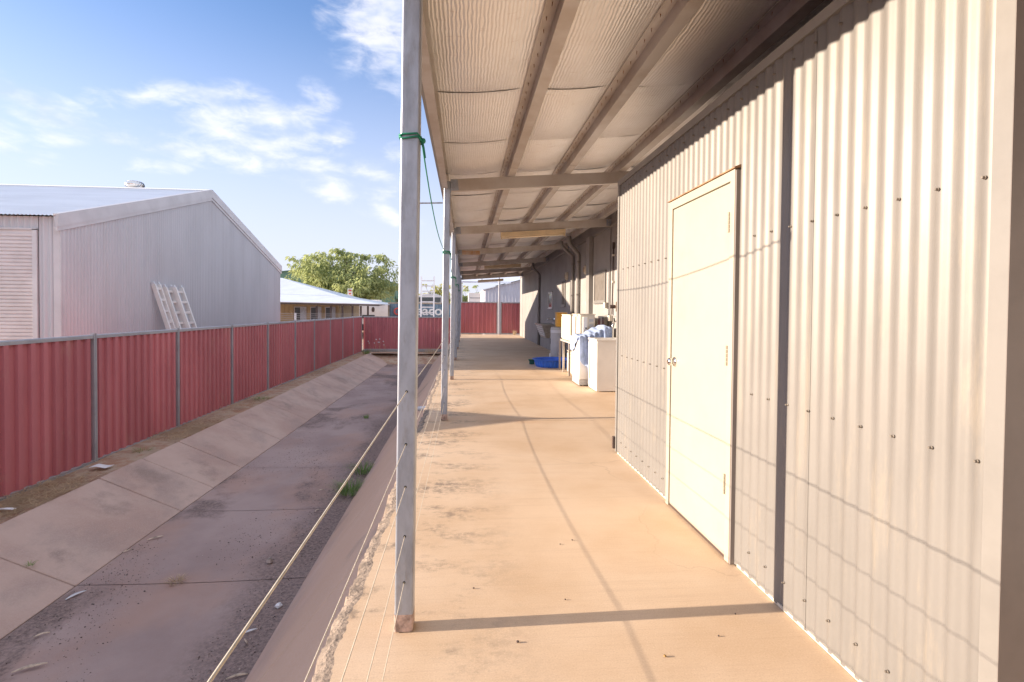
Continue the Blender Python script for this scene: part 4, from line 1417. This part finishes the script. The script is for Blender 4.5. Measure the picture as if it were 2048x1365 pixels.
# white caravan behind the house verandah
cv_ = thing('white_caravan', 'long white caravan parked between the tan house and the container', 'caravan', (-10, 55, GZ))
MB().prism([(-13.2, -.35), (-7.2, -.35), (-7.2, 1.72), (-7.35, 1.90), (-13.0, 1.95), (-13.2, 1.75)], 1, 54.0, 56.4).build('body', CARAVAN, cv_, bevel=.06)
MB().box(-9.75, -8.45, 54.2, 55.6, 1.955, 2.18).build('roof_unit', CARAVAN, cv_, bevel=.08)
MB().box(-10.2, -7.9, 53.97, 53.99, 1.66, 1.74).build('awning_rail', DKBROWN, cv_)
for x0 in (-11.9, -10.1):
    MB().box(x0, x0 + 1.2, 53.96, 53.99, .35, .68).build('window', GLASSD, cv_)
o = MB().lathe([(0, 0), (.15, 0), (.15, .03), (0, .03)], (0, 0, 0), 20, 1)
o.v = [(-9.05 + p[0], 53.95 + p[1], 1.22 + p[2] * 1.7) for p in o.v]
o.build('oval_badge', DKBROWN, cv_)
for x in (-11.0, -10.1):
    MB().lathe([(0, -.1), (.3, -.1), (.34, -.06), (.34, .1), (0, .1)], (x, 54.1, GZ + .35), 20, 1).build('wheel', BLACK, cv_)

# shipping container
ct = thing('shipping_container', 'faded blue shipping container with red and white lettering beyond the back fence', 'container', (-3.1, 45, GZ))
CX0, CX1, CY0 = -6.2, -.15, 44.0
pr = trap(CX1 - CX0 - .24, .28, .036, .3, .12)
MB().sheet([(s, d - .04) for s, d in pr], GZ + .15, 1.72, (CX0 + .12, CY0, 0), (1, 0), (0, -1)).build('side_panel', CONTBL, ct)
fr_ = MB()
for x in (CX0, CX1 - .12):
    fr_.box(x, x + .12, CY0 - .02, CY0 + .12, GZ, 1.84)
fr_.box(CX0 + .12, CX1 - .12, CY0 - .015, CY0 + .08, 1.72, 1.835).box(CX0 + .12, CX1 - .12, CY0 - .015, CY0 + .08, GZ, GZ + .15)
fr_.build('frame', CONTFR, ct)
MB().box(CX0 + .01, CX1 - .01, CY0 + .13, CY0 + 2.4, GZ + .05, 1.82).build('body', CONTBL, ct)


def lettering(txt, size, loc, material, parent):
    cu = bpy.data.curves.new('lettering', 'FONT')
    cu.body = txt
    cu.size = size
    cu.offset = .022
    cu.extrude = .008
    cu.space_character = 0.98
    ob = bpy.data.objects.new('lettering_tmp', cu)
    COL.objects.link(ob)
    bpy.context.view_layer.update()
    me = bpy.data.meshes.new_from_object(ob.evaluated_get(bpy.context.evaluated_depsgraph_get()))
    bpy.data.objects.remove(ob)
    me.materials.clear()
    me.materials.append(material)
    o = put(me, 'lettering', loc, parent)
    o.rotation_euler = (R(90), 0, 0)
    return o


lettering('Ge', .80, (-5.76, CY0 - .035, .84), LOGO_R, ct)
lt = lettering('seaco', 1.05, (-4.42, CY0 - .035, .84), LOGO_W, ct)
lt.scale = (2.55 / max(v.co.x for v in lt.data.vertices), 1, 1)

# ladder standing beyond the back fence
fl_ = thing('upright_ladder', 'white ladder standing upright beyond the back fence in front of the container', 'ladder', (-2.35, 34, GZ))
for xx in (-2.76, -1.97):
    MB().bar((xx, 33.8, GZ), (xx, 34.35, 3.40), .085, .05, (0, 1, 0)).build('rail', ALU, fl_)
z = GZ + .3
while z < 3.3:
    yy = 33.8 + .55 * (z - GZ) / (3.4 - GZ)
    MB().bar((-2.72, yy, z), (-2.01, yy, z), .05, .07).build('rung', ALU, fl_)
    z += .335

# truck cab behind the container
vh = thing('white_truck', 'white truck cab showing above the container roof', 'truck', (-3.2, 52, GZ))
MB().prism([(-4.6, GZ + .5), (-2.1, GZ + .5), (-2.1, 1.95), (-2.25, 2.55), (-2.7, 2.75), (-3.4, 2.78), (-4.0, 2.75), (-4.6, 2.5)], 1, 51, 54).build('cab', CARAVAN, vh, bevel=.05)
MB().box(-4.4, -2.3, 50.95, 50.99, 1.98, 2.42).build('windscreen', GLASSD, vh)
MB().box(-3.45, -3.2, 50.9, 51.4, 2.79, 2.9).build('roof_lamp', GREYP, vh)
for x in (-4.3, -2.4):
    MB().lathe([(0, -.15), (.4, -.15), (.45, -.1), (.45, .15), (0, .15)], (x, 51.3, GZ + .45), 20, 1).build('wheel', BLACK, vh)

# green shed behind the tree
gs = thing('green_shed', 'dull green gabled shed half hidden behind the big tree', 'shed', (-16, 78, GZ))
MB().prism([(-27.5, GZ), (-9.75, GZ), (-9.75, 4.9), (-18.5, 7.0), (-27.5, 6.0)], 1, 76, 92).build('wall', GREENSH, gs)
mb = MB()
quadroof(mb, (-9.6, 75.8, 4.92), (-9.6, 92, 4.92), (-18.5, 92, 7.06), (-18.5, 75.8, 7.06), .08)
quadroof(mb, (-18.5, 75.8, 7.06), (-18.5, 92, 7.06), (-27.6, 92, 6.04), (-27.6, 75.8, 6.04), .08)
mb.build('roof', GREENSH, gs)
MB().box(-9.6, -6.5, 76, 80, 2.7, 3.1).build('lean_to', GREENSH, gs)
MB().box(-6.8, -6.6, 76, 76.2, GZ, 2.7).build('lean_to_post', GREENSH, gs)

# small sign on the house roof line
sg = thing('tall_sign', 'narrow white and red sign rising behind the tan house roof', 'sign', (-11.7, 56, GZ))
MB().box(-11.75, -11.65, 56, 56.1, GZ, 2.0).build('pole', PVC, sg)
MB().box(-11.95, -11.45, 55.95, 55.99, 1.95, 3.35).build('board', WHITE, sg)
for k, (z, w) in enumerate(((3.05, .3), (2.75, .22), (2.5, .34), (2.25, .18))):
    MB().box(-11.7 - w / 2, -11.7 + w / 2, 55.935, 55.948, z, z + .14).build('red_mark', LOGO_R, sg)

# pale steel shed and carport beyond the end fence
ps = thing('pale_steel_shed', 'pale blue white steel shed beyond the end fence', 'shed', (4, 40, GZ))
W0 = 1.32
pw = trap(5.6, .24, .02, .3, .1)
MB().sheet(pw, GZ, lambda s: 2.72 + .255 * s, (W0, 38, 0), (1, 0), (0, -1)).build('front_wall', PALEB, ps)
MB().box(W0 + .01, W0 + 5.6, 38.03, 46, GZ, 2.70).build('wall_core', PALEB, ps)
pw2 = trap(8, .24, .02, .3, .1)
MB().sheet(pw2, GZ, 2.72, (W0, 38, 0), (0, 1), (-1, 0)).build('side_wall', PALEB, ps)
mb = MB()
quadroof(mb, (W0 - .12, 37.85, 2.73), (W0 + 5.8, 37.85, 4.24), (W0 + 5.8, 46.2, 4.24), (W0 - .12, 46.2, 2.73), .05)
mb.build('roof', HOUSER, ps)
for k in range(4):
    MB().bar((W0 + .8 + k * 1.1, 37.83, 2.98 + .28 * k), (W0 + 1.5 + k * 1.1, 37.83, 3.16 + .28 * k), .03, .05).build('roof_edge_gap', BLACK, ps)
MB().box(.2, 4.6, 36.6, 36.7, 1.45, 1.85).build('low_rail', PALEB, ps)
cp = thing('carport', 'open carport with white roof edge and thin white post beyond the end fence', 'carport', (0, 44, GZ))
mb = MB()
quadroof(mb, (-.75, 42.5, 3.55), (6.0, 42.5, 3.55), (6.0, 52, 5.6), (-.75, 52, 5.6), .06)
mb.build('roof', HOUSER, cp)
MB().box(-.75, 6, 42.46, 42.52, 3.42, 3.55).build('gutter', PALEB, cp)
for k in range(4):
    MB().box(-.7, 6, 43.5 + 1.6 * k, 43.6 + 1.6 * k, 3.5 + .35 * k, 3.62 + .35 * k).build('purlin', GALV_OLD, cp)
for x, y in ((-.33, 42.6), (-.33, 51.5)):
    MB().box(x - .06, x + .06, y - .06, y + .06, GZ, 3.42).build('post', PALEB, cp)
bt = thing('white_box_body', 'white box truck body with dark bands parked under the carport', 'truck', (.7, 46.5, GZ))
MB().box(.25, 1.6, 45.5, 49, GZ + .5, 2.72).build('body', CARAVAN, bt, bevel=.04)
for z in (2.25, 1.75):
    MB().box(.4, 1.58, 45.46, 45.49, z, z + .09).build('dark_band', POSTG, bt)
for y in (46, 48.3):
    MB().lathe([(0, -.15), (.4, -.15), (.45, -.1), (.45, .15), (0, .15)], (.4, y, GZ + .45), 16, 0).build('wheel', BLACK, bt)


# ------------------------------------------------------------------ trees and small growth
def tree(name, label, base, crown_c, rad, n_cl, n_leaf, leaf, material, seed, top_sprays=0, group=None):
    rg = random.Random(seed)
    t = thing(name, label, 'tree', base, group)
    tb = MB()
    hx, hy, hz = crown_c
    tops = []
    fork = Vector((base[0] + (hx - base[0]) * .3, base[1], base[2] + (hz - rad[2] - base[2]) * .6 + .4))
    tb.tube([base, (Vector(base) + fork) / 2 + Vector((.1, 0, 0)), fork], [rad[0] * .055, rad[0] * .045, rad[0] * .04], 8)
    cents = []
    for k in range(n_cl):
        while True:
            p = Vector((rg.uniform(-1, 1), rg.uniform(-1, 1), rg.uniform(-1, 1)))
            if .25 < p.length < 1:
                break
        p = p * (.75 + .35 * rg.random())
        if p.z > 0:
            p.z *= .8 + .5 * rg.random()
        if p.z < -.45:
            p.z = -.45 - (abs(p.z) - .45) * .7
        c = Vector((hx + p.x * rad[0], hy + p.y * rad[1], hz + p.z * rad[2]))
        cents.append((c, rg.uniform(.55, 1.15)))
    for k in range(top_sprays):
        a = rg.uniform(-.85, .85)
        c = Vector((hx + a * rad[0], hy + rg.uniform(-.4, .4) * rad[1], hz + rad[2] * (.8 + .75 * rg.random() - .4 * a * a)))
        cents.append((c, rg.uniform(.25, .5)))
    for k in range(0, len(cents), max(1, len(cents) // 26)):
        c = cents[k][0]
        mid = fork.lerp(c, .5) + Vector((rg.uniform(-.3, .3), rg.uniform(-.3, .3), rg.uniform(.0, .5)))
        tb.tube([fork, mid, c], [rad[0] * .022, rad[0] * .014, rad[0] * .004], 6)
    tb.build('trunk', BARK, t, smooth=True)
    cb = MB()
    vs, fs = [], []
    for c, sz in cents:
        r = sz * rad[0] * .17
        for q in range(int(n_leaf * sz)):
            d = Vector((rg.gauss(0, 1), rg.gauss(0, 1), rg.gauss(0, .8))).normalized() * r * (rg.random() ** .4)
            d.z *= .75
            p = c + d
            out = Vector((d.x, d.y, d.z * .5 - .35 * r + rg.uniform(-.3, .2) * r)).normalized()
            side = out.cross(Vector((rg.uniform(-1, 1), rg.uniform(-1, 1), rg.uniform(-1, 1)))).normalized()
            l, w = leaf * rg.uniform(.7, 1.4), leaf * rg.uniform(.12, .24)
            k = len(vs)
            vs += [p, p + out * l * .5 + side * w, p + out * l - Vector((0, 0, l * .25)), p + out * l * .5 - side * w]
            fs += [(k, k + 1, k + 2, k + 3)]
    cb.v, cb.f = vs, fs
    cb.build('crown', material, t)
    return t


tree('shade_tree', 'big spreading yellow green tree behind the tan house', (-13.2, 60, GZ), (-13.4, 60, 4.0), (5.9, 4.2, 2.35), 150, 120, .36, MATS['tree_leaf'], 3, 64)
bgt = [((-4.3, 92, GZ), (-4.3, 92, 3.0), (3.2, 3, 2.0), 'pale yellow green tree behind the container, left of the second post'),
       ((-1.2, 88, GZ), (-1.2, 88, 2.3), (2.6, 3, 2.2), 'low yellow green bush showing just left of the second post'),
       ((-8.6, 96, GZ), (-8.6, 96, 2.6), (2.4, 3, 1.6), 'small pale tree glimpsed right of the green shed'),
       ((.2, 70, GZ), (.2, 70, 1.6), (2.0, 2.5, 1.9), 'dark green tree behind the carport post'),
       ((3.4, 96, GZ), (3.0, 96, 3.0), (2.6, 3, 1.8), 'distant tree top showing under the carport roof')]
for k, (b, c, r_, lab) in enumerate(bgt):
    tree('background_tree', lab, b, c, r_, 46, 60, .42, MATS['yellow_leaf' if k < 3 else 'tree_leaf'], 20 + k, 4, 'trees beyond the sheds')


def tuft(base, n, h, spread, material, label, seed, name='grass_tuft', group='green grass tufts in the drain'):
    rg = random.Random(seed)
    mb = MB()
    for k in range(n):
        a = rg.uniform(0, 6.28)
        r0 = spread * .45 * math.sqrt(rg.random())
        p = Vector((base[0] + r0 * math.cos(a), base[1] + r0 * math.sin(a), base[2]))
        a2 = a + rg.uniform(-.8, .8)
        l = h * rg.uniform(.5, 1.1)
        out = Vector((math.cos(a2), math.sin(a2), 0)) * spread * rg.uniform(.2, .8)
        s = Vector((-math.sin(a2), math.cos(a2), 0)) * rg.uniform(.0022, .0042)
        mid = p + out * .4 + Vector((0, 0, l * .7))
        tip = p + out + Vector((0, 0, l))
        mb.add([p - s, p + s, mid + s * .7, mid - s * .7, tip], [(0, 1, 2, 3), (3, 2, 4)])
    return one(mb, name, material, label, 'grass', group, loc=base)


tuft((-1.60, 7.75, DZ + .01), 230, .17, .36, MATS['grass_green'], 'nearer green grass tuft growing at the foot of the right drain bank', 1)
tuft((-1.60, 8.70, DZ + .01), 190, .15, .34, MATS['grass_green'], 'farther green grass tuft growing at the foot of the right drain bank', 2)
tuft((-2.35, 13.1, DZ), 60, .10, .12, MATS['grass_green'], 'tiny green weed out on the drain floor', 3)
tuft((-4.05, 5.36, -1.10), 22, .035, .07, MATS['grass_green'], 'tiny green weed in the joint of the left drain bank', 4)
tuft((-4.85, 13.3, GZ), 90, .06, .35, MATS['grass_green'], 'low green weed patch beside the fence foot', 5)
tuft((-4.9, 8.6, GZ), 40, .05, .26, MATS['grass_green'], 'sparse weed beside the fence near the white paper', 6)
tuft((-4.75, 26.4, GZ), 160, .24, .35, MATS['grass_green'], 'green weed clump in the far fence corner', 7)
tuft((-1.7, 26.9, GZ), 160, .32, .6, MATS['grass_dry'], 'dry grass clump below the back fence', 8)
tuft((2.62, 28.3, .0), 70, .28, .22, MATS['grass_dry'], 'dry weed at the foot of the end fence beside the building', 9)
tuft((-2.75, 5.36, DZ - .01), 50, .05, .14, MATS['grass_dry'], 'withered weed in the floor joint of the drain', 10)

# weeds with pale seed heads against the back fence
fw = thing('seed_head_weed', 'thin weeds with pale seed heads in front of the back fence', 'weed', (-4.6, 27.2, GZ))
stm, hd = MB(), []
for k in range(9):
    a = Vector((-4.75 + rnd.uniform(-.1, .9), 27.2 + rnd.uniform(-.2, .2), GZ))
    b = a + Vector((rnd.uniform(-.15, .15), 0, rnd.uniform(.35, .7)))
    stm.tube([a, (a + b) / 2 + Vector((.03, 0, 0)), b], .004, 5)
    hd.append(b)
stm.build('stems', MATS['grass_dry'], fw)
for b in hd:
    MB().lathe([(0, -.03), (.03, -.01), (.035, .01), (0, .03)], b, 8).build('seed_head', PVC, fw, smooth=True)

# dry grass litter on the verge, gravel and silt grains on the drain floor: uncountable
mb = MB()
rg = random.Random(11)
for k in range(11000):
    x = rg.uniform(-5.22, -4.66)
    y = rg.choice((rg.uniform(3.5, 11), rg.uniform(3.5, 27)))
    if math.sin(y * 2.1) + math.sin(y * .9 + 2 + x) + rg.uniform(-.9, .9) < .1:
        continue
    a = rg.uniform(0, math.pi)
    l = rg.uniform(.05, .16)
    z = gh(x, y) + rg.uniform(.012, .045)
    d = Vector((math.cos(a), math.sin(a), rg.uniform(-.1, .25))) * l
    s = Vector((-math.sin(a), math.cos(a), 0)) * rg.uniform(.002, .005)
    p = Vector((x, y, z))
    mb.add([p - s, p + s, p + d + s * .4, p + d - s * .4], [(0, 1, 2, 3)])
o = mb.build('dry_grass_litter', MATS['grass_dry'])
o['kind'] = 'stuff'
tag(o, 'dry straw litter strewn along the foot of the fence', 'dry grass')


def gravel(name, n, smin, smax, material, label, seed, pick):
    rg = random.Random(seed)
    mb = MB()
    for k in range(n):
        x, y = pick(rg)
        s = rg.uniform(smin, smax) * (.5 + rg.random() ** 3)
        a = (x - LTOE) / (RTOE - LTOE)
        z = DZ - .014 * math.sin(math.pi * a) + s * .2
        an = rg.uniform(0, 6.28)
        c, sn = math.cos(an), math.sin(an)
        pts = []
        for (u, v, w) in ((1, 0, 0), (-.2, .8, 0), (-.9, -.1, 0), (-.1, -.8, 0), (rg.uniform(-.3, .3), rg.uniform(-.3, .3), .7)):
            u, v, w = u * s * rg.uniform(.7, 1.2), v * s * rg.uniform(.7, 1.2), w * s
            pts.append((x + u * c - v * sn, y + u * sn + v * c, z + w))
        mb.add(pts, [(0, 1, 4), (1, 2, 4), (2, 3, 4), (3, 0, 4)])
    o = mb.build(name, material)
    o['kind'] = 'stuff'
    return tag(o, label, 'gravel')


def pick_patch(rg):
    while True:
        x, y = rg.uniform(LTOE + .03, RTOE - .03), 3.4 + 23 * rg.random() ** 1.7
        v = math.sin(x * 2.3 + y * .8) + math.sin(y * 1.7 - x * 1.1 + 1) + .8 * math.sin(x * 5 + y * 2.2)
        if v + rg.uniform(-1.4, 1.4) > .6 or (x > -2.0 and rg.random() < .5):
            return x, y


gravel('dark_gravel', 9000, .003, .0085, STONE, 'fine dark gravel and silt scattered over the drain floor', 5, pick_patch)
gravel('pale_gravel', 2200, .003, .008, STONEL, 'sparse pale grit scattered over the drain floor', 6, pick_patch)

# single pale leaves, paper scraps and a pipe stub that can be picked out
leafspots = [(-3.506, 5.15, .17, .9), (-3.13, 4.13, .20, .35), (-3.49, 6.37, .16, .6), (-3.6, 6.05, .10, .8), (-1.72, 4.47, .11, .3), (-1.70, 4.33, .10, 1.9), (-1.60, 3.92, .14, .1), (-3.35, 4.54, .10, .5), (-1.9, 7.1, .10, 1.2), (-2.05, 7.9, .09, .2)]
leaf_labels = ['narrow whitish leaf at the left bank foot just before the weedy floor joint', 'longest tan dry leaf near the lower left corner of the drain floor',
               'tan dry leaf at the left bank foot beyond the weedy floor joint', 'short tan leaf right against the left bank foot beyond the floor joint',
               'narrow whitish leaf near the right bank foot beside the thick cable', 'short tan leaf just below the whitish one near the right bank foot',
               'tan dry leaf at the right bank foot nearest the bottom edge', 'short tan leaf on the silt between the longest leaf and the left bank',
               'short tan leaf on the silt just short of the nearer green tuft', 'small tan leaf on the drain floor left of the nearer green tuft']
for k, (x, y, l, a) in enumerate(leafspots):
    a += .2
    mb = MB()
    c, s = math.cos(a), math.sin(a)
    n = 6
    vs = []
    for q in range(n + 1):
        t = q / n
        w = l * .075 * math.sin(math.pi * min(1, max(.04, t))) + .001
        bend = .035 * l * math.sin(3 * t + k)
        zz = DZ + .008 + .008 * math.sin(math.pi * t)
        for sg_ in (-1, 1):
            u, v = l * (t - .5), sg_ * w + bend
            vs.append((x + u * c - v * s, y + u * s + v * c, zz + (.006 if sg_ > 0 else 0)))
    mb.add(vs, [(2 * i, 2 * i + 2, 2 * i + 3, 2 * i + 1) for i in range(n)])
    one(mb, 'dry_leaf', LEAFDRY if k not in (0, 4) else PVC, leaf_labels[k], 'leaf', 'dry leaves on the drain floor', smooth=True, solid=.0015)
mb = MB().grid(6, 4, lambda a, b: (-5.02 + .20 * a + .03 * b, 7.63 + .15 * b, GZ + .035 + .012 * math.sin(4 * a + 2 * b)))
one(mb, 'paper_scrap', PAPER, 'white scrap of paper lying in the dirt by the fence', 'paper', solid=.004)
mb = MB().grid(5, 2, lambda a, b: (-4.98 + .20 * a, 6.05 + .05 * b + .05 * a, GZ + .03 + .02 * math.sin(3 * a)))
one(mb, 'paper_strip', PAPER, 'narrow pale strip of litter on the verge nearest the camera', 'paper', solid=.003)
one(MB().tube([(-.70, 8.15, -.17), (-.48, 8.15, -.155)], .036, 16), 'pipe_stub', PVC, 'short white plastic pipe stub poking out under the slab edge', 'pipe', smooth=True)
cr = MB().lathe([(0, 0), (.024, .004), (.032, .014), (.026, .024), (.012, .034), (0, .030)], (-1.62, 4.83, DZ), 9)
cr.v = [(a + rnd.uniform(-.008, .008), b + rnd.uniform(-.008, .008), c + rnd.uniform(-.004, .006)) for a, b, c in cr.v]
one(cr, 'crumpled_paper', PVC, 'small crumpled white scrap at the foot of the right drain bank', 'paper')
one(MB().lathe([(0, 0), (.035, .005), (.03, .03), (.015, .05), (0, .05)], (-2.0, 5.70, DZ), 6), 'pale_stone', STONEL, 'single pale stone lying on the drain floor', 'stone')
# dark bits on the slab
for k, (x, y, l) in enumerate([(.22, 2.12, .018), (.63, 3.05, .014), (.55, 3.0, .012), (.47, 2.42, .012), (.05, 2.55, .014), (.78, 1.99, .018), (1.2, 2.25, .012), (1.05, 2.1, .012)]):
    one(MB().lathe([(0, 0), (l * .35, l * .1), (l * .3, l * .35), (0, l * .45)], (x, y, .001), 6), 'dirt_crumb', DKBROWN if k != 5 else BRASS, 'tiny dark crumb lying on the slab' if k != 5 else 'tiny yellowish twig lying on the slab near the bottom edge', 'debris', 'crumbs on the slab')
